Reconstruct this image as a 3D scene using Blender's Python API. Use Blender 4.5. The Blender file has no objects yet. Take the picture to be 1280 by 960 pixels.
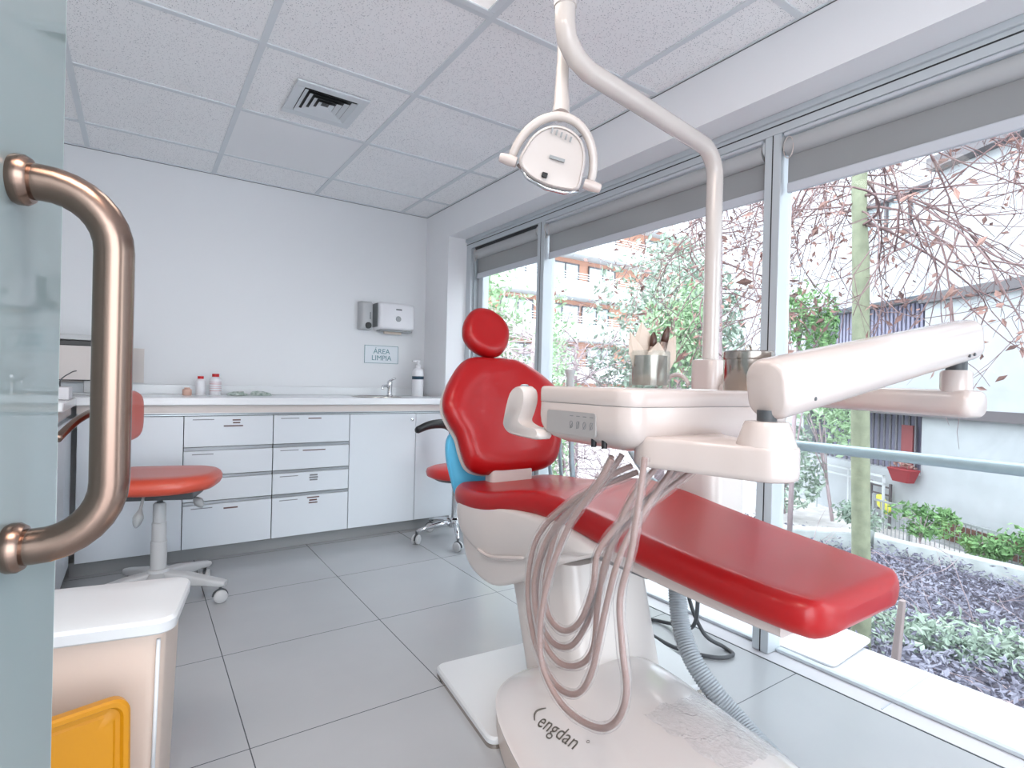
import bpy, bmesh, math, random
from mathutils import Vector, Matrix, noise
PI = math.pi
R = math.radians
scn = bpy.context.scene
COL = scn.collection
random.seed(7)

# ---------------------------------------------------------------- camera
F = 684.98
RT = Vector((0.82574654, -0.56350187, 0.02466377))
UP = Vector((-0.01793031, 0.01748023, 0.99968642))
FW = Vector((0.56375629, 0.82592983, -0.00433048))
CP = Vector((0, 0, 1.0))
cam_d = bpy.data.cameras.new('camera')
cam = bpy.data.objects.new('camera', cam_d)
COL.objects.link(cam)
cam_d.sensor_width = 36.0
cam_d.lens = F / 1280 * 36
cam_d.clip_start = 0.02
cam.matrix_world = Matrix(((RT.x, UP.x, -FW.x, CP.x), (RT.y, UP.y, -FW.y, CP.y), (RT.z, UP.z, -FW.z, CP.z), (0, 0, 0, 1)))
scn.camera = cam

# ---------------------------------------------------------------- world, lights, exposure
W = bpy.data.worlds.new('overcast_sky')
scn.world = W
W.use_nodes = True
W.node_tree.nodes['Background'].inputs[0].default_value = (0.86, 0.93, 1.0, 1)
W.node_tree.nodes['Background'].inputs[1].default_value = 4.6
scn.view_settings.view_transform = 'Standard'
scn.view_settings.look = 'None'
scn.view_settings.exposure = 0.5
scn.view_settings.gamma = 1.0
scn.view_settings.use_curve_mapping = False
CEIL_FILL_LIGHTS = [((.6735, 1.3075), 'cool', 3), ((0.055, 0.055), 'warm', 9), ((-.5675, .6825), 'cool', 9)]  # added fill: an unlit panel made to shine, then two unseen ones

# ---------------------------------------------------------------- materials
def srgb(r, g, b):
    f = lambda c: ((c / 255 + 0.055) / 1.055) ** 2.4 if c / 255 > 0.04045 else c / 255 / 12.92
    return (f(r), f(g), f(b), 1)

def mat(name, col, rough=0.5, metal=0.0, coat=0.0, bump=None, var=None, spec=0.5, alpha=None, trans=0, emit=None, sub=0):
    m = bpy.data.materials.new(name)
    m.use_nodes = True
    nt = m.node_tree
    b = nt.nodes['Principled BSDF']
    b.inputs['Base Color'].default_value = srgb(*col)
    b.inputs['Roughness'].default_value = rough
    b.inputs['Metallic'].default_value = metal
    b.inputs['Coat Weight'].default_value = coat
    b.inputs['Coat Roughness'].default_value = 0.08
    b.inputs['Specular IOR Level'].default_value = spec
    b.inputs['Transmission Weight'].default_value = trans
    tc = nt.nodes.new('ShaderNodeTexCoord')
    if var:
        scale, amt = var[:2]
        n = nt.nodes.new('ShaderNodeTexNoise'); n.inputs['Scale'].default_value = scale; n.inputs['Detail'].default_value = 5
        nt.links.new(tc.outputs['Object'], n.inputs['Vector'])
        r = nt.nodes.new('ShaderNodeValToRGB')
        c2 = var[2] if len(var) > 2 else tuple(max(0, c * (1 - amt)) for c in col)
        r.color_ramp.elements[0].position = 0.35; r.color_ramp.elements[1].position = 0.65
        r.color_ramp.elements[0].color = srgb(*c2); r.color_ramp.elements[1].color = srgb(*col)
        nt.links.new(n.outputs['Fac'], r.inputs['Fac'])
        nt.links.new(r.outputs['Color'], b.inputs['Base Color'])
    if bump:
        n = nt.nodes.new('ShaderNodeTexNoise'); n.inputs['Scale'].default_value = bump[0]; n.inputs['Detail'].default_value = 3
        nt.links.new(tc.outputs['Object'], n.inputs['Vector'])
        bp = nt.nodes.new('ShaderNodeBump'); bp.inputs['Strength'].default_value = bump[1]; bp.inputs['Distance'].default_value = bump[2] if len(bump) > 2 else 0.002
        nt.links.new(n.outputs['Fac'], bp.inputs['Height'])
        nt.links.new(bp.outputs['Normal'], b.inputs['Normal'])
    if alpha is not None:
        b.inputs['Alpha'].default_value = alpha
    if emit:
        b.inputs['Emission Color'].default_value = srgb(*emit[0]); b.inputs['Emission Strength'].default_value = emit[1]
    if sub:
        b.inputs['Subsurface Weight'].default_value = sub; b.inputs['Subsurface Radius'].default_value = (0.03, 0.03, 0.03)
    return m

def clear(name, tint, fr=1.45, rough=0.0, body=0.0, bump=None):
    """clear sheet: transparent with a fresnel gloss, and a share of milky body"""
    m = bpy.data.materials.new(name); m.use_nodes = True
    nt = m.node_tree; nt.nodes.clear()
    o = nt.nodes.new('ShaderNodeOutputMaterial')
    t = nt.nodes.new('ShaderNodeBsdfTransparent'); t.inputs[0].default_value = (*tint, 1)
    g = nt.nodes.new('ShaderNodeBsdfGlossy'); g.inputs['Roughness'].default_value = rough
    lw = nt.nodes.new('ShaderNodeLayerWeight'); lw.inputs['Blend'].default_value = 0.5
    pw = nt.nodes.new('ShaderNodeMath'); pw.operation = 'POWER'; pw.inputs[1].default_value = 5.0
    nt.links.new(lw.outputs['Facing'], pw.inputs[0])
    r0 = ((fr - 1) / (fr + 1)) ** 2
    f = nt.nodes.new('ShaderNodeMath'); f.operation = 'MULTIPLY_ADD'; f.inputs[1].default_value = (1 - r0) * .8; f.inputs[2].default_value = r0
    nt.links.new(pw.outputs[0], f.inputs[0])
    mx = nt.nodes.new('ShaderNodeMixShader')
    nt.links.new(f.outputs[0], mx.inputs[0]); nt.links.new(t.outputs[0], mx.inputs[1]); nt.links.new(g.outputs[0], mx.inputs[2])
    last = mx
    if body:
        d = nt.nodes.new('ShaderNodeBsdfDiffuse'); d.inputs[0].default_value = (0.8, 0.8, 0.8, 1)
        m2 = nt.nodes.new('ShaderNodeMixShader'); m2.inputs[0].default_value = body
        nt.links.new(mx.outputs[0], m2.inputs[1]); nt.links.new(d.outputs[0], m2.inputs[2]); last = m2
    if bump:
        tc = nt.nodes.new('ShaderNodeTexCoord')
        n = nt.nodes.new('ShaderNodeTexNoise'); n.inputs['Scale'].default_value = bump[0]
        nt.links.new(tc.outputs['Object'], n.inputs['Vector'])
        bp = nt.nodes.new('ShaderNodeBump'); bp.inputs['Strength'].default_value = bump[1]; bp.inputs['Distance'].default_value = 0.005
        nt.links.new(n.outputs['Fac'], bp.inputs['Height'])
        nt.links.new(bp.outputs['Normal'], g.inputs['Normal']); nt.links.new(bp.outputs['Normal'], lw.inputs['Normal'])
    nt.links.new(last.outputs[0], o.inputs['Surface'])
    return m

M = {}
M['wall'] = mat('wall_paint', (226, 228, 231), 0.6, bump=(180, 0.05))
M['wall_white'] = mat('reveal_paint', (236, 237, 240), 0.55)
M['grid'] = mat('ceiling_grid_enamel', (216, 222, 226), 0.4)
M['plain_tile'] = mat('plain_ceiling_tile', (240, 242, 244), 0.7)
M['alu'] = mat('brushed_aluminium', (176, 182, 186), 0.35, 0.75)
M['alu_frame'] = mat('anodised_window_aluminium', (196, 203, 208), 0.42, 0.25)
M['pull'] = mat('drawer_pull_aluminium', (148, 152, 156), 0.35, 0.6)
M['gasket'] = mat('dark_gasket', (40, 42, 45), 0.6)
M['cab'] = mat('cabinet_laminate', (212, 218, 224), 0.3)
M['cab_edge'] = mat('cabinet_channel', (170, 170, 168), 0.35, 0.3)
M['kick'] = mat('kickboard_grey', (138, 140, 142), 0.45)
M['worktop'] = mat('white_worktop', (228, 231, 234), 0.2)
M['gap'] = mat('shadow_gap_dark', (62, 66, 70), 0.7)
M['white'] = mat('white_gloss_plastic', (204, 192, 187), 0.22, coat=0.4)
M['white2'] = mat('white_shell_plastic', (206, 198, 194), 0.3, coat=0.2)
M['ivory'] = mat('ivory_enamel_pole', (206, 198, 193), 0.22, coat=0.5)
M['red'] = mat('red_vinyl', (164, 14, 18), 0.34, coat=0.12, spec=.4, bump=(900, 0.08, 0.0006))
M['orange'] = mat('faded_red_orange_vinyl', (194, 76, 56), 0.38, coat=0.2, bump=(700, 0.08, 0.0006))
M['stool_red'] = mat('stool_red_vinyl', (205, 45, 42), 0.36, coat=0.2)
M['black'] = mat('black_plastic', (24, 24, 26), 0.4)
M['dark'] = mat('dark_grey_plastic', (70, 74, 78), 0.45)
M['grey'] = mat('grey_plastic', (150, 154, 156), 0.42)
M['greyl'] = mat('light_grey_plastic', (186, 188, 190), 0.4)
M['chrome'] = mat('polished_chrome', (215, 217, 220), 0.1, 1.0)
M['steel'] = mat('brushed_steel', (180, 172, 164), 0.2, 1.0)
M['bronze'] = mat('brushed_nickel_handle', (144, 122, 110), 0.25, 1.0)
M['blue'] = mat('light_blue_plastic', (96, 192, 232), 0.4)
M['hose'] = mat('mauve_grey_hose', (146, 118, 112), 0.45)
M['film'] = clear('clear_plastic_sleeve', (0.985, 0.975, 0.975), 1.4, 0.15, 0.10, (90, 0.8))
M['film2'] = clear('crinkled_film', (0.99, 0.99, 1.0), 1.5, 0.18, 0.14, (160, 1.0))
M['glass'] = clear('window_glass', (0.97, 0.985, 0.98), 1.28)
M['jar_glass'] = clear('jar_glass', (0.93, 0.95, 0.94), 1.4, 0.03, 0.05)
M['doorglass'] = mat('frosted_green_glass', (148, 164, 166), 0.0, spec=1.0)
M['glass_edge'] = mat('polished_glass_edge', (190, 212, 210), 0.1)
M['blind'] = None
M['grey_hose'] = mat('corrugated_grey_hose', (150, 156, 162), 0.4)
M['cable'] = mat('dark_cable', (70, 72, 76), 0.5)
M['marble'] = mat('white_sill_marble', (204, 203, 208), 0.25, var=(3, 0.04))
M['board'] = mat('white_board', (214, 214, 218), 0.4)
M['bin'] = mat('translucent_bin_plastic', (206, 188, 176), 0.35, sub=0.3)
M['lid'] = mat('white_bin_lid', (206, 209, 212), 0.35)
M['yellow'] = mat('yellow_plastic', (184, 124, 2), 0.4)
M['paper'] = mat('sterile_paper', (200, 186, 174), 0.7)
M['pouch'] = mat('brown_instrument_tip', (70, 44, 36), 0.3)
M['redcap'] = mat('red_cap', (190, 20, 30), 0.4)
M['bottle'] = mat('white_bottle', (232, 232, 236), 0.35)
M['redink'] = mat('red_label_ink', (186, 70, 80), 0.6)
M['blueink'] = mat('dark_blue_label', (40, 70, 90), 0.5)
M['tealink'] = mat('teal_sign_ink', (96, 140, 148), 0.6)
M['brownink'] = mat('brown_label_ink', (96, 70, 66), 0.6)
M['greyink'] = mat('grey_label_ink', (120, 122, 126), 0.6)
M['ink'] = mat('dark_logo_ink', (98, 92, 84), 0.5)
M['sign'] = mat('sign_face', (220, 226, 232), 0.4)
M['screen'] = mat('beige_screen', (206, 198, 194), 0.4)
M['amber'] = mat('amber_plastic', (216, 176, 160), 0.35)
M['foil'] = mat('green_white_foil', (206, 216, 210), 0.3, var=(60, 0.3, (130, 150, 140)))
# outside
M['facade'] = mat('white_facade', (176, 180, 185), 0.8, var=(2.5, 0.05), bump=(8, 0.2, 0.01))
M['facade_line'] = mat('facade_joint', (180, 186, 194), 0.8)
M['fband'] = mat('dark_facade_band', (96, 92, 96), 0.7)
M['recess'] = mat('dark_recess', (120, 118, 126), 0.8)
M['fence_violet'] = mat('violet_grey_slats', (150, 148, 172), 0.6)
M['brick'] = mat('orange_brick', (186, 140, 120), 0.8, var=(30, 0.15))
M['balcony'] = mat('white_balcony', (200, 204, 207), 0.7)
M['pane'] = mat('far_window_pane', (150, 162, 170), 0.15, var=(1.5, 0.2, (196, 206, 210)))
M['rail'] = mat('pale_blue_rail', (158, 174, 182), 0.35, 0.2)
M['bark_green'] = mat('pale_green_bark', (142, 148, 124), 0.8, var=(12, 0.12), bump=(30, 0.4, 0.01))
M['twig'] = mat('brown_twig', (122, 98, 98), 0.8)
M['twig2'] = mat('grey_mauve_twig', (176, 158, 162), 0.8)
M['dryleaf'] = mat('dry_leaf', (160, 124, 114), 0.8, var=(3, 0.3, (132, 104, 100)))
M['leaf'] = mat('fresh_leaf', (96, 138, 84), 0.7, var=(2, 0.3, (134, 168, 118)))
M['leaf_pale'] = mat('pale_leaf', (142, 172, 132), 0.7, var=(2, 0.2, (176, 198, 166)))
M['leaf_grey'] = mat('grey_green_leaf', (136, 154, 140), 0.7, var=(2, 0.3, (176, 190, 176)))
M['purple_leaf'] = mat('purple_grey_leaf', (112, 110, 126), 0.75, var=(1.2, 0.4, (156, 156, 172)))
M['soil'] = mat('dark_soil', (98, 92, 106), 0.9, var=(4, 0.3), bump=(20, 0.6, 0.03))
M['ground'] = mat('pale_ground', (205, 200, 200), 0.9, var=(5, 0.1))
M['curb'] = mat('concrete_curb', (190, 196, 196), 0.8, var=(6, 0.1))
M['stake'] = mat('weathered_stake', (150, 136, 134), 0.8)
M['gravel'] = mat('brown_soil', (150, 130, 130), 0.9, var=(8, 0.3))

# blind: woven screen fabric, lets a little daylight through
def blind_mat():
    m = bpy.data.materials.new('grey_screen_fabric'); m.use_nodes = True
    nt = m.node_tree; nt.nodes.clear()
    o = nt.nodes.new('ShaderNodeOutputMaterial')
    d = nt.nodes.new('ShaderNodeBsdfDiffuse'); d.inputs[0].default_value = srgb(176, 176, 176)
    t = nt.nodes.new('ShaderNodeBsdfTranslucent'); t.inputs[0].default_value = srgb(150, 152, 154)
    tr = nt.nodes.new('ShaderNodeBsdfTransparent')
    a = nt.nodes.new('ShaderNodeMixShader'); a.inputs[0].default_value = 0.42
    b = nt.nodes.new('ShaderNodeMixShader'); b.inputs[0].default_value = 0.10
    nt.links.new(d.outputs[0], a.inputs[1]); nt.links.new(t.outputs[0], a.inputs[2])
    nt.links.new(a.outputs[0], b.inputs[1]); nt.links.new(tr.outputs[0], b.inputs[2]); nt.links.new(b.outputs[0], o.inputs[0])
    return m
M['blind'] = blind_mat()

# floor: large grey porcelain tiles with thin dark joints
def floor_mat():
    m = mat('grey_porcelain_tiles', (160, 164, 168), 0.22, spec=0.5)
    nt = m.node_tree; b = nt.nodes['Principled BSDF']
    tc = [n for n in nt.nodes if n.type == 'TEX_COORD'][0]
    sp = nt.nodes.new('ShaderNodeSeparateXYZ'); nt.links.new(tc.outputs['Object'], sp.inputs[0])
    outs = []
    def mt(op, a, v=None, b_=None):
        n = nt.nodes.new('ShaderNodeMath'); n.operation = op
        nt.links.new(a, n.inputs[0])
        if v is not None: n.inputs[1].default_value = v
        if b_ is not None: nt.links.new(b_, n.inputs[1])
        return n.outputs[0]
    for ax, off in (('X', 0.845), ('Y', 1.59)):
        a = mt('SUBTRACT', sp.outputs[ax], off - 0.29)
        a = mt('DIVIDE', a, 0.58)
        a = mt('FRACT', a)
        a = mt('SUBTRACT', a, 0.5)
        a = mt('ABSOLUTE', a)
        a = mt('LESS_THAN', a, 0.0026)
        outs.append(a)
    g = mt('MAXIMUM', outs[0], None, outs[1])
    n = nt.nodes.new('ShaderNodeTexNoise'); n.inputs['Scale'].default_value = 2.2; n.inputs['Detail'].default_value = 6
    nt.links.new(tc.outputs['Object'], n.inputs['Vector'])
    r = nt.nodes.new('ShaderNodeValToRGB'); r.color_ramp.elements[0].color = srgb(160, 163, 166); r.color_ramp.elements[1].color = srgb(176, 178, 181)
    nt.links.new(n.outputs['Fac'], r.inputs[0])
    mx = nt.nodes.new('ShaderNodeMix'); mx.data_type = 'RGBA'
    nt.links.new(g, mx.inputs[0]); nt.links.new(r.outputs[0], mx.inputs[6]); mx.inputs[7].default_value = srgb(70, 74, 78)
    nt.links.new(mx.outputs[2], b.inputs['Base Color'])
    return m
M['floor'] = floor_mat()

# ceiling tile: white mineral board with small dark pits
def tile_mat():
    m = mat('pitted_mineral_tile', (206, 210, 214), 0.8)
    nt = m.node_tree; b = nt.nodes['Principled BSDF']
    tc = [n for n in nt.nodes if n.type == 'TEX_COORD'][0]
    v = nt.nodes.new('ShaderNodeTexVoronoi'); v.inputs['Scale'].default_value = 150
    nt.links.new(tc.outputs['Object'], v.inputs['Vector'])
    n = nt.nodes.new('ShaderNodeTexNoise'); n.inputs['Scale'].default_value = 90; n.inputs['Detail'].default_value = 2
    nt.links.new(tc.outputs['Object'], n.inputs['Vector'])
    th = nt.nodes.new('ShaderNodeMath'); th.operation = 'MULTIPLY'; th.inputs[1].default_value = 0.44
    nt.links.new(n.outputs['Fac'], th.inputs[0])
    ls = nt.nodes.new('ShaderNodeMath'); ls.operation = 'LESS_THAN'
    nt.links.new(v.outputs['Distance'], ls.inputs[0]); nt.links.new(th.outputs[0], ls.inputs[1])
    mx = nt.nodes.new('ShaderNodeMix'); mx.data_type = 'RGBA'
    mx.inputs[6].default_value = srgb(247, 248, 249); mx.inputs[7].default_value = srgb(168, 172, 178)
    nt.links.new(ls.outputs[0], mx.inputs[0]); nt.links.new(mx.outputs[2], b.inputs['Base Color'])
    return m
M['tile'] = tile_mat()

# ---------------------------------------------------------------- helpers
def obj(name, bm, m, parent=None, smooth=False, bevel=0.0, segs=2, auto=None):
    bmesh.ops.recalc_face_normals(bm, faces=bm.faces)
    me = bpy.data.meshes.new(name)
    bm.to_mesh(me); bm.free()
    ms = m if isinstance(m, (list, tuple)) else [m]
    for x in ms: me.materials.append(x)
    o = bpy.data.objects.new(name, me)
    COL.objects.link(o)
    if smooth:
        for p in me.polygons: p.use_smooth = True
        if auto:
            me.set_sharp_from_angle(angle=R(auto))
    if bevel:
        b = o.modifiers.new('bevel', 'BEVEL'); b.width = bevel; b.segments = segs; b.limit_method = 'ANGLE'; b.angle_limit = R(40)
        for p in me.polygons: p.use_smooth = True
        me.set_sharp_from_angle(angle=R(40))
        b.harden_normals = False
    if parent:
        o.parent = parent
        o.matrix_parent_inverse = parent.matrix_world.inverted() if False else Matrix.Translation(-parent.location) if not any(parent.rotation_euler) else (Matrix.Translation(parent.location) @ parent.rotation_euler.to_matrix().to_4x4()).inverted()
    return o

def tag(o, label=None, cat=None, group=None, kind=None):
    if label: o['label'] = label
    if cat: o['category'] = cat
    if group: o['group'] = group
    if kind: o['kind'] = kind
    return o

def thing(name, label, cat, loc, group=None):
    o = bpy.data.objects.new(name, None); COL.objects.link(o)
    o.empty_display_size = 0.05
    o.location = loc
    tag(o, label, cat, group)
    return o

def struct(name, bm, m, **k):
    return tag(obj(name, bm, m, **k), kind='structure')

def B(bm, x0, x1, y0, y1, z0, z1, mi=0, mtx=None):
    vs = [bm.verts.new((x, y, z)) for x in (x0, x1) for y in (y0, y1) for z in (z0, z1)]
    fs = [(0, 1, 3, 2), (4, 6, 7, 5), (0, 4, 5, 1), (2, 3, 7, 6), (0, 2, 6, 4), (1, 5, 7, 3)]
    for f in fs:
        ff = bm.faces.new([vs[i] for i in f]); ff.material_index = mi
    if mtx: bmesh.ops.transform(bm, matrix=mtx, verts=vs)
    return vs

def box(x0, x1, y0, y1, z0, z1):
    bm = bmesh.new(); B(bm, x0, x1, y0, y1, z0, z1); return bm

def loft(bm, rings, cap0=True, cap1=True, closed=True, mi=0):
    vr = [[bm.verts.new(p) for p in r] for r in rings]
    n = len(vr[0])
    for a, b in zip(vr, vr[1:]):
        for i in range(n if closed else n - 1):
            j = (i + 1) % n
            f = bm.faces.new((a[i], a[j], b[j], b[i])); f.material_index = mi
    if cap0: bm.faces.new(vr[0][::-1]).material_index = mi
    if cap1: bm.faces.new(vr[-1]).material_index = mi
    return vr

def lathe(bm, prof, c=(0, 0, 0), n=32, axis='Z', mi=0, mtx=None):
    rings = []
    for r, h in prof:
        ring = []
        for i in range(n):
            a = 2 * PI * i / n
            p = Vector((r * math.cos(a), r * math.sin(a), h))
            if axis == 'X': p = Vector((p.z, p.x, p.y))
            if axis == 'Y': p = Vector((p.x, p.z, p.y))
            if mtx: p = mtx @ p
            ring.append(p + Vector(c))
        rings.append(ring)
    loft(bm, rings, mi=mi)

def catmull(pts, sub=8, closed=False):
    P = [Vector(p) for p in pts]; n = len(P); out = []
    rng = range(n) if closed else range(n - 1)
    for i in rng:
        if closed: a, b, c, d = P[i - 1], P[i], P[(i + 1) % n], P[(i + 2) % n]
        else: a, b, c, d = P[max(i - 1, 0)], P[i], P[i + 1], P[min(i + 2, n - 1)]
        for k in range(sub):
            t = k / sub
            out.append(0.5 * ((2 * b) + (c - a) * t + (2 * a - 5 * b + 4 * c - d) * t * t + (3 * b - a - 3 * c + d) * t ** 3))
    if not closed: out.append(P[-1])
    return out

def tube(bm, pts, r, n=12, cap=True, mi=0, sx=1.0):
    P = [Vector(p) for p in pts]; rr = r if isinstance(r, (list, tuple)) else [r] * len(P)
    rings = []; up = None
    for i, p in enumerate(P):
        t = (P[min(i + 1, len(P) - 1)] - P[max(i - 1, 0)])
        if t.length < 1e-9: t = Vector((0, 0, 1))
        t.normalize()
        if up is None:
            up = t.orthogonal().normalized()
        up = (up - up.dot(t) * t)
        up = up.normalized() if up.length > 1e-6 else t.orthogonal().normalized()
        s = t.cross(up)
        rings.append([p + rr[i] * (math.cos(2 * PI * k / n) * up * sx + math.sin(2 * PI * k / n) * s) for k in range(n)])
    loft(bm, rings, cap, cap, mi=mi)

def D(d, x, y):
    """point seen at photo pixel x, y at forward distance d (used once to read places off the photo)"""
    return CP + d * ((x - 640) / F * RT - (y - 480) / F * UP + FW)

def rrect(w, h, r, n=6, cx=0, cy=0):
    out = []
    for sx, sy, a0 in ((1, 1, 0), (-1, 1, 90), (-1, -1, 180), (1, -1, 270)):
        for k in range(n + 1):
            a = R(a0 + 90 * k / n)
            out.append((cx + sx * (w / 2 - r) + r * math.cos(a), cy + sy * (h / 2 - r) + r * math.sin(a)))
    return out

def pillow(bm, outline, place, t, edge, dish=0.0, k=7, under=True):
    """upholstered pad: smooth outline with a rolled edge; place(u, v, w) puts it in the room"""
    cx = sum(p[0] for p in outline) / len(outline); cy = sum(p[1] for p in outline) / len(outline)
    ext = min(max(p[0] for p in outline) - cx, max(p[1] for p in outline) - cy)
    def ring(inset, w):
        s = 1 - inset / ext
        return [place(cx + (u - cx) * s, cy + (v - cy) * s, w) for u, v in outline]
    rings = []
    for i in range(k + 1):
        ph = -PI / 2 + PI * i / k
        rings.append(ring(edge * (1 - math.cos(ph)), t / 2 * math.sin(ph)))
    for f in (0.35, 0.55, 0.75, 0.93):
        rings.append(ring(edge + (ext - edge) * f, t / 2 - dish * math.sin(PI / 2 * min(1, f * 1.2))))
    low = [ring(edge + (ext - edge) * f, -t / 2) for f in (0.9, 0.5)]
    loft(bm, low + rings)

def blob_pts(pts, sub=5):
    return [(p.x, p.y) for p in catmull([(a, b, 0) for a, b in pts], sub, True)]

def text(body, size, m, mtx, parent, name='lettering', depth=0.0006, space=1.0):
    c = bpy.data.curves.new(name, 'FONT'); c.body = body; c.size = size; c.extrude = depth; c.align_x = 'CENTER'; c.align_y = 'CENTER'
    c.space_character = space
    t = bpy.data.objects.new(name, c); COL.objects.link(t)
    dg = bpy.context.evaluated_depsgraph_get(); dg.update()
    me = bpy.data.meshes.new_from_object(t.evaluated_get(dg))
    bpy.data.objects.remove(t); bpy.data.curves.remove(c)
    bm = bmesh.new(); bm.from_mesh(me); bpy.data.meshes.remove(me)
    bmesh.ops.transform(bm, matrix=mtx, verts=bm.verts)
    return obj(name, bm, m, parent)

def frame(o, x, y):
    """matrix with origin o, local x and y along the given directions"""
    x = Vector(x).normalized(); y = Vector(y); y = (y - y.dot(x) * x).normalized(); z = x.cross(y)
    o = Vector(o)
    return Matrix(((x.x, y.x, z.x, o.x), (x.y, y.y, z.y, o.y), (x.z, y.z, z.z, o.z), (0, 0, 0, 1)))

# ================================================================ THE ROOM
YW = 3.88; XL = -1.3; YB = -1.4; HC = 2.25; XS = 1.82; XG = 1.97
struct('floor', box(XL, 1.93, YB, YW, -0.1, 0), M['floor'])
struct('wall_back', box(XL - .1, XG + .075, YW, YW + 0.15, -0.1, HC + .3), M['wall'])
struct('wall_left', box(XL - .15, XL, YB, YW, -0.1, HC + .3), M['wall'])
bm = bmesh.new()      # unseen front wall; its open gap is added and widened to let sky light in
B(bm, XL - .1, -1.1, YB - .15, YB, -.1, HC + .3); B(bm, 1.0, XG + .075, YB - .15, YB, -.1, HC + .3); B(bm, -1.1, 1.0, YB - .15, YB, 2.18, HC + .3)
struct('wall_front', bm, M['wall'])
bm = box(XL, XS, YB, YW, HC, HC + 0.12)
struct('ceiling', bm, M['tile'])
# soffit beam over the windows and the column in the corner
struct('trim_1', box(XS, XG + .14, YB, YW, 2.03, HC + .12), M['wall_white'])
struct('trim_2', box(XS, XG + .075, 3.515, YW, 0.0, 2.03), M['wall_white'])
# ceiling T-bar grid, one structure
bm = bmesh.new()
gx = [-0.88, -0.255, 0.365, 0.982, 1.61]
gy = [-0.88, -0.255, 0.37, 0.995, 1.62, 2.25, 2.865, 3.505]
for x in gx: B(bm, x - .012, x + .012, YB, YW, HC - .005, HC + .001)
for y in gy: B(bm, XL, XS, y - .012, y + .012, HC - .0045, HC + .001)
B(bm, XL, XS, YW - .012, YW, HC - .006, HC); B(bm, XS - .008, XS, YB, YW, HC - .006, HC)
struct('trim_3', bm, M['grid'])
# one smooth tile among the pitted ones
struct('trim_4', box(.377, .970, 2.877, 3.493, HC - .002, HC), M['plain_tile'])
bm = bmesh.new()
B(bm, XL, XS, YW - .0015, YW, HC - .0085, HC - .006); B(bm, XS - .0015, XS, YB, YW, HC - .0085, HC - .006)
struct('trim_5', bm, M['gap'])

# air diffuser: nested square louvres
vt = thing('ceiling_air_vent', 'square white louvred air vent set in the ceiling tiles', 'air vent', (0.685, 2.58, HC))
def sqring(bm, cx, cy, a, b, z0, z1, za, zb):
    """sloped square louvre from half-width a at z za to b at zb"""
    def sq(h, z): return [(cx + h, cy + h, z), (cx - h, cy + h, z), (cx - h, cy - h, z), (cx + h, cy - h, z)]
    loft(bm, [sq(a, za), sq(b, zb), sq(b - .003, zb + .002), sq(a - .003, za + .002), sq(a, za)], False, False)
cx, cy = 0.685, 2.58
bm = bmesh.new()
for (x0, x1, y0, y1) in ((-.155, .155, .12, .165), (-.155, .155, -.165, -.12), (-.155, -.115, -.12, .12), (.115, .155, -.12, .12)):
    B(bm, cx + x0, cx + x1, cy + y0, cy + y1, HC - .012, HC - .003)
obj('vent_frame', bm, M['grid'], vt, bevel=.002)
obj('vent_cavity', box(cx - .12, cx + .12, cy - .12, cy + .12, HC - .0045, HC - .003), M['black'], vt)
for a in (.113, .087, .061, .035):
    bm = bmesh.new(); sqring(bm, cx, cy, a, a - .018, 0, 0, HC - .014, HC - .005)
    obj('louvre', bm, M['grid'], vt)

# ceiling panels: one unlit fixture given a glow, two added out of view
for i, ((lx, ly), tone, pw) in enumerate(CEIL_FILL_LIGHTS):
    lab = ['square ceiling light panel whose corner shows at the top edge of the photo', 'added unseen fill light panel over the camera', 'added unseen fill light panel above the open glass door'][i]
    t = thing('ceiling_fill_light_panel', lab, 'ceiling light', (lx, ly, HC), None)
    bm = bmesh.new()
    for (x0, x1, y0, y1) in ((-.295, .295, .27, .295), (-.295, .295, -.295, -.27), (-.295, -.27, -.27, .27), (.27, .295, -.27, .27)):
        B(bm, lx + x0, lx + x1, ly + y0, ly + y1, HC - .014, HC - .004)
    obj('panel_frame', bm, M['grid'], t, bevel=.002)
    c = (255, 246, 238) if tone == 'cool' else (255, 226, 208)
    obj('diffuser', box(lx - .27, lx + .27, ly - .27, ly + .27, HC - .009, HC - .005), mat('fill_diffuser_' + str(i), (240, 240, 240), .5, emit=(c, .22 if i == 0 else 1.5)), t)
    ld = bpy.data.lights.new('panel_fill_light', 'AREA'); ld.shape = 'SQUARE'; ld.size = .52; ld.energy = pw
    ld.color = srgb(*c)[:3]
    lo = bpy.data.objects.new('panel_fill_light', ld); COL.objects.link(lo); lo.parent = t; lo.location = (0, 0, -.018)

# ---- window wall: posts, header, panes
bm = bmesh.new()
B(bm, XG, XG + .10, YB, 3.515, 1.955, 2.03)
B(bm, XG - .012, XG + .02, YB, 3.515, 2.005, 2.03)
struct('trim_6', bm, M['alu_frame'], bevel=.003)
struct('trim_7', box(XG - .001, XG + .004, YB, 3.515, 1.985, 1.990), M['gasket'])
posts = [(1.140, 1.205, 1), (2.585, 2.652, 1), (-0.40, -0.335, 1)]
for k, (y0, y1, _) in enumerate(posts):
    bm = bmesh.new()
    B(bm, XG, XG + .085, y0, y1, 0, 1.955)
    struct('trim_%d' % (8 + k), bm, M['alu_frame'], bevel=.003)
    struct('trim_%d' % (11 + k), box(XG - .0012, XG + .002, (y0 + y1) / 2 - .002, (y0 + y1) / 2 + .002, 0, 1.955), M['gasket'])
struct('trim_14', box(XG, XG + .075, 3.45, 3.515, 0, 1.955), M['alu_frame'], bevel=.003)
struct('trim_15', box(XG + .02, XG + .07, 3.425, 3.45, 0, 1.955), M['alu'], bevel=.002)
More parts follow.
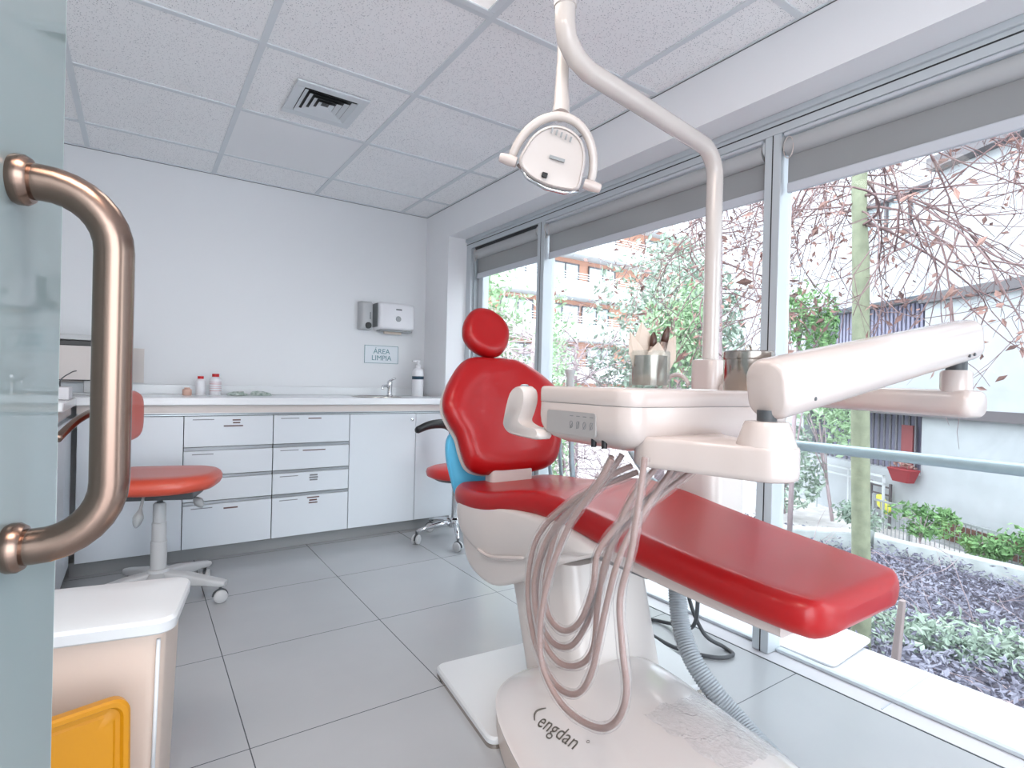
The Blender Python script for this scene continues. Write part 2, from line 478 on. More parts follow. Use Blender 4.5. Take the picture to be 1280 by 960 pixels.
# bays: each a window with glass and slim outer frame
bays = [(1, 2.652, 3.425), (2, 1.205, 2.585), (3, -0.335, 1.140), (4, YB, -0.40)]
for n, y0, y1 in bays:
    g = tag(obj('window_%d' % n, box(XG + .060, XG + .066, y0 + .002, y1 - .002, .012, 1.955), M['glass']), kind='structure')
    bm = bmesh.new()
    B(bm, XG + .05, XG + .078, y0, y1, 0, .012)
    if n == 1:
        B(bm, XG + .05, XG + .10, 3.36, 3.425, 0.012, 1.955)
    obj('window_frame', bm, M['alu_frame'], g, bevel=.002)
# outer sill slab of pale marble with a joint
struct('trim_16', box(1.93, 2.35, YB, 3.515, -.1, -.001), M['marble'])
bm = bmesh.new()
for y in (.75, 2.15, -.6): B(bm, 1.95, 2.34, y - .002, y + .002, -.001, .0006, mtx=None)
struct('trim_17', bm, M['facade_line'])
struct('trim_18', box(1.926, 1.932, YB, 3.515, -.002, .001), M['gap'])

# ---- roller blinds
def blind(y0, y1, label, zb=1.735, slot=False):
    t = thing('roller_blind', label, 'blind', (XG + .04, (y0 + y1) / 2, 1.955), 'roller blinds in the window bays')
    bm = bmesh.new(); lathe(bm, [(0.001, y0 + .012), (.034, y0 + .012), (.034, y1 - .012), (.001, y1 - .012)], (XG + .028, 0, 1.905), 24, 'Y')
    obj('roller', bm, M['blind_cloth'], t, smooth=True, auto=40)
    obj('fabric', box(XG + .030, XG + .0315, y0 + .012, y1 - .012, zb + .03, 1.90), M['blind'], t)
    bm = bmesh.new(); B(bm, XG + .022, XG + .038, y0 + .012, y1 - .012, zb - .004, zb + .034)
    obj('bottom_bar', bm, M['bar'], t, bevel=.005, segs=3)
    if not slot:
        bm = bmesh.new(); lathe(bm, [(.001, y0 + .012), (.008, y0 + .012), (.008, y1 - .012), (.001, y1 - .012)], (XG + .004, 0, 1.945), 12, 'Y')
        obj('head_rail', bm, M['bar'], t, smooth=True, auto=40)
    for y in (y0 + .004, y1 - .004):
        bm = bmesh.new(); lathe(bm, [(.001, y - .003), (.026, y - .003), (.030, y), (.026, y + .003), (.001, y + .003)], (XG + .02, 0, 1.915), 20, 'Y')
        obj('end_bracket', bm, M['greyl'], t, smooth=True, auto=40)
    bm = bmesh.new()
    pts = []
    for k in range(26):
        a = PI * 2 * k / 26
        pts.append((XG - .004, y1 - .03 + .018 * math.cos(a), 1.89 + .04 * math.sin(a)))
    tube(bm, pts + [pts[0]], .0018, 6)
    obj('bead_chain', bm, M['white'], t, smooth=True)
    return t
M['blind_cloth'] = mat('rolled_blind_cloth', (176, 178, 180), .7)
M['bar'] = mat('white_blind_bar', (196, 200, 208), .35)
blind(2.652, 3.41, 'short roller blind in the narrow far window by the corner column', slot=True)
blind(1.205, 2.585, 'long roller blind of the middle window behind the lamp pole')
blind(-0.335, 1.140, 'roller blind of the large near window at the right')
struct('trim_19', box(XG + .01, XG + .06, 2.67, 3.41, 1.935, 1.955), M['gasket'])

# ================================================================ CABINETS ALONG THE BACK WALL
YC = 3.33
def carcass(x0, x1): return box(x0 + .002, x1 - .002, YC + .018, YW - .005, .07, .790)
def marks(parent, x, z, spec, y=YC - .0006):
    """little printed labels: (dx, dz, w, h, ink)"""
    for dx, dz, w, h, ink in spec:
        obj('drawer_label', box(x + dx - w / 2, x + dx + w / 2, y, y + .002, z + dz - h / 2, z + dz + h / 2), M[ink], parent)
def drawer_unit(x0, x1, label, specs):
    t = thing('drawer_cabinet', label, 'cabinet', ((x0 + x1) / 2, (YC + YW) / 2, 0), 'drawer cabinets under the worktop')
    obj('body', carcass(x0, x1), M['gap'], t)
    fr = [(.612, .775), (.460, .590), (.322, .440), (.074, .302)]
    for i, (z0, z1) in enumerate(fr):
        d = obj('drawer', box(x0 + .0022, x1 - .0022, YC, YC + .018, z0, z1), M['cab'], t, bevel=.0015)
        if i < 3:
            bm = bmesh.new()
            zt = fr[i][0]; zb = fr[i + 1][1]
            B(bm, x0 + .003, x1 - .003, YC + .004, YC + .016, zb + .002, zt - .003)
            B(bm, x0 + .003, x1 - .003, YC - .004, YC + .012, zt - .005, zt - .002)
            h = obj('drawer_pull', bm, M['pull'], d)
        sx, sp = specs[i]
        if sx: marks(d, x0 + .09, z1 - .018, [(0, 0, .10, .0045, 'greyink')])
        marks(d, (x0 + x1) / 2 + .01, z1, sp)
    return t
c_ = 'brownink'
drawer_unit(.202, .640, 'left drawer cabinet of the pair, beside the grey-based stool', [
    (1, [(.02, -.022, .04, .007, c_), (.02, -.037, .036, .007, c_), (.005, -.054, .095, .007, c_)]),
    (1, []), (0, []), (1, [(.0, -.028, .07, .008, c_)])])
drawer_unit(.640, 1.077, 'right drawer cabinet of the pair, next to the sink cupboard', [
    (1, [(.0, -.020, .075, .006, c_)]),
    (1, [(.0, -.022, .13, .006, c_)]),
    (1, [(.0, -.020, .045, .010, 'greyink'), (.0, -.034, .05, .010, 'greyink'), (0, -.048, .045, .009, 'greyink')]),
    (1, [(.0, -.014, .07, .007, c_), (0, -.030, .045, .009, c_), (0, -.045, .05, .008, c_)])])
def cupboard(x0, x1, label, lock=None):
    t = thing('base_cupboard', label, 'cabinet', ((x0 + x1) / 2, (YC + YW) / 2, 0), 'plain cupboards under the worktop')
    obj('body', carcass(x0, x1), M['gap'], t)
    d = obj('door', box(x0 + .0015, x1 - .0015, YC, YC + .018, .074, .775), M['cab'], t, bevel=.0015)
    if lock:
        bm = bmesh.new(); lathe(bm, [(.001, -.006), (.009, -.005), (.010, 0), (.010, .004)], (lock, YC, .735), 20, 'Y')
        obj('lock', bm, M['chrome'], d, smooth=True, auto=40)
    return t
cupboard(-.238, .202, 'white cupboard behind the seat of the grey-based stool')
cupboard(1.077, 1.515, 'white sink cupboard with a small round lock', 1.487)
cupboard(1.515, 1.81, 'white corner cupboard behind the small red stool')
# return run along the left wall
t = thing('side_cupboard', 'white cupboard run turning along the left side behind the door', 'cabinet', (-.5, 2.85, 0))
obj('body', box(-.80, -.275, 2.80, 3.32, .07, .79), M['cab'], t)
for a, b in ((2.805, 3.055), (3.06, 3.315)):
    obj('door', box(-.275, -.257, a, b, .074, .775), M['cab'], t, bevel=.0015)
obj('kickboard', box(-.75, -.32, 2.83, 3.30, 0, .07), M['kick'], t)
# kickboard and worktop are continuous
tag(obj('kickboard', box(-.26, 1.80, 3.375, 3.44, 0, .0695), M['kick']), 'grey kickboard running under the whole row of white cabinets', 'kickboard')
wt = thing('worktop', 'long white worktop with rounded edge and steel trim along the back wall', 'worktop', (.8, 3.6, .834))
bm = bmesh.new(); B(bm, -.80, 1.815, 3.305, YW - .004, .834, .875)
obj('top_slab', bm, M['worktop'], wt, bevel=.006, segs=3)
obj('return_slab', box(-.80, -.24, 2.78, 3.304, .834, .875), M['worktop'], wt, bevel=.006)
obj('backsplash', box(-.80, 1.815, YW - .02, YW - .004, .875, .932), M['worktop'], wt, bevel=.003)
bm = bmesh.new(); B(bm, -.24, 1.812, 3.335, YW - .01, .792, .834)
B(bm, -.78, -.26, 2.80, 3.335, .792, .834)
obj('support_rail', bm, M['screen'], wt)
bm = bmesh.new(); B(bm, -.235, 1.812, YC - .002, YC + .012, .779, .784); B(bm, -.235, 1.812, YC - .002, YC + .012, .788, .792)
obj('trim_strip', bm, M['alu'], wt)

# sink and tap
sk = thing('wash_basin', 'shallow oval steel basin set flush in the white worktop', 'sink', (1.33, 3.56, .875))
bm = bmesh.new()
rings = []
for s, z in ((1.0, .8755), (1.0, .879), (.93, .880), (.90, .8775), (.80, .8765), (.2, .8758)):
    rings.append([(1.33 + .165 * s * math.cos(2 * PI * k / 40), 3.56 + .15 * s * math.sin(2 * PI * k / 40), z) for k in range(40)])
loft(bm, rings)
obj('bowl', bm, M['steel'], sk, smooth=True, auto=50)
tp = thing('basin_tap', 'small chrome single-lever tap behind the basin', 'tap', (1.475, 3.70, .875))
bm = bmesh.new(); lathe(bm, [(.001, .875), (.024, .875), (.024, .882), (.018, .888), (.017, .945), (.019, .950), (.019, .975), (.012, .985), (.001, .987)], (1.475, 3.70, 0), 20)
obj('tap_body', bm, M['chrome'], tp, smooth=True, auto=40)
bm = bmesh.new(); tube(bm, catmull([(1.475, 3.70, .935), (1.44, 3.67, .948), (1.405, 3.645, .945), (1.40, 3.64, .925)], 5), .010, 12)
obj('spout', bm, M['chrome'], tp, smooth=True)
bm = bmesh.new(); tube(bm, [(1.475, 3.70, .980), (1.485, 3.685, .992), (1.50, 3.66, 1.003)], [.010, .008, .006], 10)
obj('lever', bm, M['chrome'], tp, smooth=True)

# bottles on the worktop
def bottle(name, x, y, z, h, r, cap, body, label, cat, bands=(), tagname='bottle body'):
    t = thing(name, label, cat, (x, y, z))
    bm = bmesh.new(); lathe(bm, [(.001, z), (r * .95, z), (r, z + .004), (r, z + h * .72), (r * .92, z + h * .79), (r * .5, z + h * .86), (r * .5, z + h * .9)], (x, y, 0), 24)
    obj('body', bm, body, t, smooth=True, auto=50)
    bm = bmesh.new(); lathe(bm, [(.001, z + h * .86), (r * .62, z + h * .86), (r * .62, z + h), (.001, z + h)], (x, y, 0), 20)
    obj('cap', bm, cap, t, smooth=True, auto=40)
    for za, zb, mm in bands:
        bm = bmesh.new(); lathe(bm, [(r + .0006, z + h * za), (r + .0006, z + h * zb)], (x, y, 0), 24)
        obj('label_band', bm, mm, t, smooth=True, auto=40)
    return t
bottle('red_capped_bottle', .305, 3.70, .875, .112, .026, M['redcap'], M['bottle'], 'shorter plain white bottle with red cap on the worktop', 'bottle')
bottle('red_capped_bottle', .383, 3.70, .875, .128, .031, M['redcap'], M['bottle'], 'taller white bottle with red cap and red printed lines on the worktop', 'bottle',
       [(.60, .615, M['redink']), (.52, .54, M['redink']), (.40, .41, M['redink']), (.32, .33, M['redink']), (.20, .215, M['redink'])])
bottle('small_amber_pot', .235, 3.66, .875, .045, .024, M['amber'], M['amber'], 'small pale pinkish pot left of the red-capped bottles', 'pot')
t = thing('sanitiser_bottle', 'tall clear-white pump bottle with dark blue band in the worktop corner', 'bottle', (1.70, 3.72, .875))
bm = bmesh.new(); lathe(bm, [(.001, .875), (.040, .875), (.042, .88), (.042, 1.05), (.036, 1.07), (.018, 1.085), (.018, 1.095), (.001, 1.095)], (1.70, 3.72, 0), 28)
obj('body', bm, M['bottle'], t, smooth=True, auto=50)
bm = bmesh.new(); lathe(bm, [(.0428, 1.0), (.0428, 1.022)], (1.70, 3.72, 0), 28); obj('label_band', bm, M['blueink'], t, smooth=True)
bm = bmesh.new(); lathe(bm, [(.001, 1.09), (.02, 1.09), (.02, 1.105), (.007, 1.11), (.007, 1.125), (.018, 1.127), (.018, 1.138), (.001, 1.140)], (1.70, 3.72, 0), 18)
B(bm, 1.655, 1.70, 3.714, 3.726, 1.127, 1.137); obj('pump', bm, M['bottle'], t)
# crumpled packets
for i, (x, w, lab) in enumerate(((.50, .09, 'crumpled clear and green packet right of the red-capped bottles'), (.63, .10, 'second crumpled clear packet, further right towards the basin'))):
    bm = bmesh.new(); bmesh.ops.create_icosphere(bm, subdivisions=3, radius=1)
    for v in bm.verts:
        n = 1 + .35 * noise.noise(v.co * 2.1 + Vector((i * 5, 0, 0)))
        v.co = Vector((v.co.x * w * .62 * n, v.co.y * .04 * n, max(-.001, v.co.z * .022 * n * (1 + .5 * noise.noise(v.co * 5)))))
        v.co += Vector((x, 3.68, .877))
    tag(obj('plastic_packet', bm, M['foil'], smooth=True), lab, 'packet', 'crumpled packets on the worktop')

# monitor and board at the left end
t = thing('monitor', 'flat screen with black top edge at the left end of the worktop', 'monitor', (-.22, 3.55, .875))
obj('screen', box(-.42, -.035, 3.60, 3.615, .955, 1.13), M['screen'], t)
bm = bmesh.new(); B(bm, -.42, -.035, 3.595, 3.625, 1.130, 1.158); B(bm, -.42, -.035, 3.616, 3.625, .95, 1.13)
obj('bezel', bm, M['black'], t, bevel=.004)
obj('top_ledge', box(-.42, -.05, 3.59, 3.66, 1.160, 1.188), M['greyl'], t, bevel=.003)
bm = bmesh.new(); B(bm, -.28, -.16, 3.57, 3.67, .875, .887); B(bm, -.235, -.205, 3.626, 3.64, .887, 1.05)
obj('stand', bm, M['greyl'], t, bevel=.003)
tag(obj('wall_board', box(-.35, .028, YW - .008, YW - .001, .94, 1.14), M['screen'], bevel=.001), 'pale beige panel on the wall behind the monitor', 'panel')
t = thing('white_carton', 'small white open carton at the left end of the worktop', 'box', (-.30, 3.1, .875))
bm = bmesh.new(); B(bm, -.40, -.24, 2.98, 3.12, .876, .93)
obj('tray_box', bm, M['board'], t, bevel=.003)
bm = bmesh.new(); tube(bm, catmull([(-.28, 3.2, .878), (-.30, 3.3, .95), (-.27, 3.4, .99), (-.26, 3.55, 1.0)], 6), .003, 6)
tag(obj('power_cable', bm, M['cable'], smooth=True), 'thin dark cord hanging behind the white carton', 'cord')

# wall fittings
t = thing('soap_dispenser', 'small white soap dispenser with black outlet on the back wall', 'dispenser', (1.337, YW, 1.45))
bm = bmesh.new()
loft(bm, [[(1.337 + a, YW - d, 1.447 + b) for a, b in rrect(w, h, .012)] for d, w, h in ((0, .092, .205), (.05, .09, .20), (.075, .078, .185), (.082, .06, .165))])
obj('housing', bm, M['greyl'], t, smooth=True, auto=50)
bm = bmesh.new(); loft(bm, [[(1.345 + a, YW - d, 1.375 + b) for a, b in rrect(w, w, w * .45)] for d, w in ((.075, .046), (.088, .044), (.09, .02))])
obj('outlet', bm, M['black'], t, smooth=True, auto=50)
obj('level_window', box(1.355, 1.360, YW - .0835, YW - .081, 1.42, 1.47), M['dark'], t)
t = thing('paper_towel_dispenser', 'white paper towel dispenser on the back wall above the sign', 'dispenser', (1.55, YW, 1.45))
bm = bmesh.new()
loft(bm, [[(1.552 + a, YW - d, 1.452 + b) for a, b in rrect(w, h, .025)] for d, w, h in ((0, .285, .20), (.07, .285, .20), (.10, .27, .188), (.108, .24, .165))])
obj('housing', bm, M['bottle'], t, smooth=True, auto=50)
obj('outlet', box(1.43, 1.675, YW - .095, YW - .01, 1.342, 1.353), M['grey'], t, bevel=.002)
obj('side_frame', box(1.404, 1.4095, YW - .10, YW, 1.37, 1.54), M['grey'], t)
bm = bmesh.new(); lathe(bm, [(.001, -.112), (.018, -.112), (.021, -.108), (.021, -.10)], (1.56, YW, 1.435), 24, 'Y')
obj('level_window', bm, M['grey'], t, smooth=True, auto=40)
obj('maker_mark', box(1.54, 1.585, YW - .1095, YW - .107, 1.498, 1.507), M['dark'], t)
obj('towel', box(1.47, 1.60, YW - .07, YW - .05, 1.325, 1.345), M['paper'], t)
t = thing('wall_sign', 'small pale blue sign reading AREA LIMPIA below the towel dispenser', 'sign', (1.476, YW, 1.175))
sx0, sx1, sz0, sz1 = 1.348, 1.606, 1.110, 1.240
obj('plate', box(sx0, sx1, YW - .005, YW - .0005, sz0, sz1), M['sign'], t)
bm = bmesh.new()
B(bm, sx0, sx1, YW - .0065, YW - .004, sz1 - .003, sz1); B(bm, sx0, sx1, YW - .0065, YW - .004, sz0, sz0 + .003)
B(bm, sx0, sx0 + .003, YW - .0065, YW - .004, sz0, sz1); B(bm, sx1 - .003, sx1, YW - .0065, YW - .004, sz0, sz1)
obj('border', bm, M['tealink'], t)
text('ÁREA', .052, M['tealink'], frame((1.477, YW - .006, 1.196), (1, 0, 0), (0, 0, 1)), t)
text('LIMPIA', .052, M['tealink'], frame((1.477, YW - .006, 1.148), (1, 0, 0), (0, 0, 1)), t)

# ================================================================ STOOLS
def caster(parent, p, name='caster', wheel=None, h=.055, ang=0):
    bm = bmesh.new()
    mt = Matrix.Translation(p) @ Matrix.Rotation(ang, 4, 'Z')
    for s in (-1, 1):
        prof = [(.001, s * .004), (h * .42, s * .004), (h * .48, s * .008), (h * .48, s * .018), (h * .38, s * .022), (.001, s * .022)]
        rings = []
        for r_, hh in prof:
            rings.append([mt @ Vector((r_ * math.cos(2 * PI * k / 20), hh, h * .5 + r_ * math.sin(2 * PI * k / 20))) for k in range(20)])
        loft(bm, rings)
    c = obj(name, bm, wheel or M['greyl'], parent, smooth=True, auto=40)
    bm = bmesh.new()
    rings = []
    for yy, rr in ((-.0035, h * .56), (.0035, h * .56)):
        rings.append([mt @ Vector((rr * math.cos(PI * k / 10), yy, h * .5 + rr * math.sin(PI * k / 10))) for k in range(11)])
    loft(bm, rings)
    lathe(bm, [(.006, h * .8), (.006, h + .02)], tuple(p), 10)
    obj('fork', bm, M['dark'], c)
    return c

# left stool: grey star base, orange seat
SC = Vector((.088, 2.825, 0))
st = thing('operator_stool', 'orange-red padded stool with grey plastic star base, left by the cabinets', 'stool', SC)
def seat_place(c, rz, z, tilt=0):
    m = Matrix.Translation((c.x, c.y, z)) @ Matrix.Rotation(rz, 4, 'Z') @ Matrix.Rotation(tilt, 4, 'Y')
    return lambda u, v, w: m @ Vector((u, v, w))
ol = blob_pts([(.215, .12), (.235, 0), (.215, -.12), (.12, -.20), (-.06, -.215), (-.20, -.17), (-.225, 0), (-.20, .17), (-.06, .215), (.12, .20)], 5)
bm = bmesh.new(); pl = seat_place(SC, R(-18), .537, 0)
def saddle(u, v, w): return pl(u, v, w + .10 * v * v * 0 + .05 * max(0, u) * 0 - .35 * max(0, abs(v) - .14) ** 1.5)
pillow(bm, ol, saddle, .07, .035, .006)
obj('seat', bm, M['orange'], st, smooth=True)
bm = bmesh.new(); pb = seat_place(SC, R(-18), 0)
for a in ((-.13, .15, -.09, .09, .462, .502),):
    B(bm, *a, mtx=Matrix.Translation(SC) @ Matrix.Rotation(R(-18), 4, 'Z'))
obj('seat_plate', bm, M['dark'], st, bevel=.006)
bm = bmesh.new(); lathe(bm, [(.001, .15), (.031, .15), (.031, .27), (.028, .272), (.028, .35), (.025, .352), (.025, .43), (.020, .436), (.001, .436)], SC, 24)
obj('gas_column_cover', bm, M['greyl'], st, smooth=True, auto=40)
bm = bmesh.new(); lathe(bm, [(.012, .43), (.012, .49)], SC, 16); obj('piston', bm, M['chrome'], st, smooth=True)
for (dx, dy, ex, ey, ez) in ((-.06, -.12, -.085, -.165, .375), (.10, -.06, .155, -.12, .425)):
    bm = bmesh.new()
    a = SC + Vector((dx, dy, .49)); b = SC + Vector((ex, ey, ez))
    pts = [a, a.lerp(b, .4), a.lerp(b, .7), b]
    tube(bm, catmull(pts, 4), [.006] * 5 + [.010, .014, .018, .020, .018, .015, .010, .004], 12)
    obj('lever', bm, M['grey'], st, smooth=True)
bm = bmesh.new(); lathe(bm, [(.001, .07), (.045, .07), (.05, .09), (.042, .15), (.001, .155)], SC, 24); obj('hub', bm, M['greyl'], st, smooth=True, auto=40)
for k in range(5):
    a = R(-30 + 72 * k)
    e = Vector((math.cos(a), math.sin(a), 0))
    s_ = Vector((-e.y, e.x, 0))
    bm = bmesh.new(); rings = []
    for f, w, z0, z1 in ((.02, .030, .075, .14), (.12, .028, .078, .130), (.20, .026, .078, .112), (.265, .026, .072, .098), (.285, .018, .074, .094)):
        c = SC + e * f
        rings.append([c + s_ * a_ + Vector((0, 0, (z0 + z1) / 2 + b_)) for a_, b_ in rrect(w * 2, z1 - z0, .009, 3)])
    loft(bm, rings)
    lg = obj('leg', bm, M['greyl'], st, smooth=True, auto=50)
    caster(lg, SC + e * .262, ang=a + .6, wheel=M['greyl'], h=.058)
# backrest and bent arms of the same stool
bm = bmesh.new(); bc = SC + Vector((-.05, .02, 0))
mB = frame((-.052, 2.648, .822), (math.cos(R(78)), math.sin(R(78)), 0), (0, 0, 1))
ol2 = blob_pts([(.20, 0), (.17, .09), (0, .105), (-.17, .09), (-.20, 0), (-.17, -.09), (0, -.105), (.17, -.09)], 5)
pillow(bm, ol2, lambda u, v, w: mB @ Vector((u, v, w + .6 * u * u)), .05, .025)
obj('backrest', bm, M['orange'], st, smooth=True)
bm = bmesh.new(); tube(bm, catmull([(.03, 2.83, .485), (-.05, 2.83, .49), (-.10, 2.78, .56), (-.105, 2.73, .70), (-.10, 2.69, .82)], 6), .013, 10, sx=1.6)
obj('back_support', bm, M['dark'], st, smooth=True)
bm = bmesh.new(); tube(bm, catmull([(-.13, 2.70, .845), (-.15, 2.60, .84), (-.185, 2.50, .815), (-.225, 2.42, .765)], 6), .014, 12)
obj('armrest', bm, M['bronze'], st, smooth=True)

# right stool: small red seat, chrome star base, black back post
SR = Vector((1.66, 3.03, 0))
st = thing('assistant_stool', 'small red round stool with chrome star base and black armrest behind the chair', 'stool', SR)
bm = bmesh.new(); lathe(bm, [(.001, .395), (.16, .395), (.182, .405), (.188, .425), (.182, .445), (.15, .458), (.001, .462)], SR, 40)
obj('seat', bm, M['stool_red'], st, smooth=True, auto=60)
bm = bmesh.new(); lathe(bm, [(.001, .370), (.12, .374), (.16, .394), (.001, .394)], SR, 32); obj('seat_pan', bm, M['black'], st, smooth=True, auto=40)
bm = bmesh.new(); lathe(bm, [(.035, .10), (.035, .13), (.024, .14), (.024, .33), (.028, .335), (.028, .355), (.018, .36), (.018, .372)], SR, 20); obj('gas_column', bm, M['chrome'], st, smooth=True, auto=40)
bm = bmesh.new(); lathe(bm, [(.001, .08), (.045, .085), (.045, .115), (.001, .12)], SR, 20); obj('hub', bm, M['chrome'], st, smooth=True, auto=40)
for k in range(5):
    a = R(174 + 72 * k)
    e = Vector((math.cos(a), math.sin(a), 0))
    bm = bmesh.new()
    pts = [SR + e * f + Vector((0, 0, z)) for f, z in ((.02, .105), (.10, .108), (.18, .095), (.25, .075))]
    tube(bm, pts, [.018, .016, .013, .011], 12)
    lg = obj('leg', bm, M['chrome'], st, smooth=True)
    caster(lg, SR + e * .25, wheel=M['greyl'], h=.058, ang=a + .8)
# black L shaped back post and armrest
bm = bmesh.new(); B(bm, 1.63, 1.72, 3.06, 3.09, .39, .73)
obj('back_post', bm, M['black'], st, bevel=.01)
bm = bmesh.new(); tube(bm, catmull([(1.67, 3.075, .68), (1.60, 3.07, .722), (1.49, 3.06, .722), (1.39, 3.05, .690)], 6), [.034] * 7 + [.034, .034, .034, .033, .032, .031, .030, .029, .028, .027, .026, .018], 14, sx=.8)
obj('armrest', bm, M['black'], st, smooth=True)

# ================================================================ GLASS DOOR WITH HANDLE (foreground left)
dn = Vector((.9866, -.1633, 0)); dt = Vector((.1633, .9866, 0))
HF = Vector((-.088, .606, 0))
DM = frame(HF, dt, (0, 0, 1))          # x along the door, y up, z = dt x up = dn
dr = thing('glass_door', 'frosted greenish glass door standing open at the left edge of the photo', 'door', HF + Vector((0, 0, .01)))
bm = bmesh.new(); B(bm, -.80, .1248, .012, 2.15, -.010, 0, mtx=DM)
obj('glass_panel', bm, M['doorglass'], dr)
bm = bmesh.new(); B(bm, .1248, .1262, .012, 2.15, -.010, 0, mtx=DM)
obj('glass_edge', bm, M['glass_edge'], dr)
bm = bmesh.new(); B(bm, -.82, -.74, .0, .10, -.03, .02, mtx=DM); B(bm, -.82, -.74, 2.10, 2.2, -.03, .02, mtx=DM)
obj('pivot_clamp', bm, M['alu'], dr, bevel=.004)
zt, zb = 1.1565, .852
def hp(z, out): return HF + dn * out + Vector((0, 0, z))
pts = [hp(zt, .0), hp(zt, .018)]
rB = .052
for k in range(1, 9):
    a = PI / 2 * k / 8
    pts.append(hp(zt - rB * (1 - math.cos(a)), .018 + rB * math.sin(a)))
for k in range(1, 8): pts.append(hp(zt - rB + (zb - zt + 2 * rB) * k / 8, .018 + rB))
for k in range(0, 9):
    a = PI / 2 * k / 8
    pts.append(hp(zb + rB * (1 - math.sin(a)), .018 + rB * math.cos(a)))
pts += [hp(zb, 0)]
bm = bmesh.new(); tube(bm, pts, .0150, 28)
hd = obj('pull_handle', bm, M['bronze'], dr, smooth=True)
for z in (zt, zb):
    bm = bmesh.new()
    lathe(bm, [(.001, .0), (.019, 0), (.0205, .003), (.0205, .009), (.018, .013), (.0151, .0135)], HF + Vector((0, 0, z)), 28, mtx=frame((0, 0, 0), dt, (0, 0, 1)))
    obj('handle_collar', bm, M['bronze'], hd, smooth=True, auto=35)

# ================================================================ BIN AND YELLOW PANEL
BM_ = Matrix.Translation((-.02, 1.48, 0)) @ Matrix.Rotation(R(-11), 4, 'Z')
def brect(w, h, z, r=.03, cx=0, cy=0): return [BM_ @ Vector((a + cx, b + cy, z)) for a, b in rrect(w, h, r)]
bn = thing('waste_container', 'tall translucent plastic container with white lid beside the glass door', 'container', (-.02, 1.48, 0))
BX = -.075
bm = bmesh.new()
loft(bm, [brect(.30, .20, 0, .03, BX, .04), brect(.31, .21, .01, .03, BX, .04), brect(.335, .235, .40, .032, BX, .04), brect(.34, .24, .45, .032, BX, .04)])
obj('body', bm, M['bin'], bn, smooth=True, auto=40)
bm = bmesh.new(); loft(bm, [brect(.368, .264, .445, .035, BX, .04), brect(.376, .272, .449, .036, BX, .04), brect(.380, .276, .470, .038, BX, .04), brect(.372, .268, .478, .04, BX, .04), brect(.34, .236, .4825, .03, BX, .04), brect(.20, .12, .484, .03, BX, .04)])
obj('lid', bm, M['lid'], bn, smooth=True, auto=30)
bm = bmesh.new()
tube(bm, [BM_ @ Vector((BX + .158, -.078, .43)), BM_ @ Vector((BX + .148, -.062, .06))], .004, 8)
obj('corner_rib', bm, M['lid'], bn, smooth=True)
# yellow container lid leaning in front of the bin
yl = thing('yellow_cover', 'bright yellow plastic lid leaning upright against the front of the translucent container', 'lid', (-.12, 1.22, 0))
ym = frame((-.158, 1.245, .0), (.97, .24, 0), (-.01, .05, 1.0))
def yr(ins, w, z): return [ym @ Vector((a, b, z)) for a, b in rrect(.33 - ins * 2, .37 - ins * 2, .03 - ins * .5, 6, 0, .185)]
bm = bmesh.new(); loft(bm, [yr(0, 0, -.012), yr(0, 0, .006), yr(.004, 0, .010), yr(.012, 0, .010), yr(.016, 0, .002), yr(.024, 0, .002), yr(.028, 0, .005), yr(.05, 0, .005)])
obj('lid_panel', bm, M['yellow'], yl, smooth=True, auto=35)

# ================================================================ DENTAL CHAIR
CX = 1.245
dc = thing('dental_chair', 'red upholstered dental treatment chair on a white base', 'dental chair', (CX, 1.2, 0))
# floor plate
def rpoly(pts, r, z, n=5):
    out = []
    N = len(pts)
    for i in range(N):
        p = Vector(pts[i]); a = (Vector(pts[i - 1]) - p).normalized(); b = (Vector(pts[(i + 1) % N]) - p).normalized()
        for k in range(n + 1):
            t = k / n
            q = (p + a * r) * (1 - t) ** 2 + p * 2 * t * (1 - t) + (p + b * r) * t * t
            out.append((q.x, q.y, z))
    return out
pp = [(.853, 1.675), (.803, 1.24), (1.60, 1.10), (1.70, 1.60)]
bm = bmesh.new(); loft(bm, [rpoly(pp, .03, 0), rpoly(pp, .03, .012)])
obj('plate_edge', bm, M['steel'], dc)
bm = bmesh.new(); loft(bm, [rpoly(pp, .03, .0122), rpoly(pp, .03, .024), [(p[0] * .985 + .015 * 1.24, p[1] * .985 + .015 * 1.4, .030) for p in rpoly(pp, .03, 0)]])
obj('floor_plate', bm, M['lid'], dc, smooth=True, auto=40)
# big domed base cover
BA, BB, BP = .315, .64, 4.2
def bcx(y): return 1.09 + (y - 1.1) * .2
def base_h(s): return .085 + .115 * (1 - min(1, s) ** 3.2)
bm = bmesh.new(); rings = []
NB = 72
def bpt(k, s, z):
    a = 2 * PI * k / NB; ca, sa = math.cos(a), math.sin(a)
    ex = 2 / BP
    dx = BA * abs(ca) ** ex * math.copysign(1, ca) * s; dy = BB * abs(sa) ** ex * math.copysign(1, sa) * s
    y = .76 + dy
    return Vector((bcx(y) + dx, y, z))
rings.append([bpt(k, .985, .0) for k in range(NB)])
rings.append([bpt(k, 1.0, .02) for k in range(NB)])
rings.append([bpt(k, 1.0, .083) for k in range(NB)])
low = loft(bm, rings, True, True)
cov_low = obj('base_skirt', bm, mat('base_skirt_plastic', (206, 190, 180), .3, coat=.2), dc, smooth=True, auto=40)
bm = bmesh.new(); rings = [[bpt(k, 1.006, .080) for k in range(NB)], [bpt(k, 1.008, .084) for k in range(NB)]]
for s in (1.0, .985, .96, .92, .86, .78, .68, .56, .42, .26, .08): rings.append([bpt(k, s, base_h(s) + .001) for k in range(NB)])
loft(bm, rings)
cov = obj('base_cover', bm, mat('base_cover_plastic', (220, 214, 212), .18, coat=.5), dc, smooth=True, auto=60)
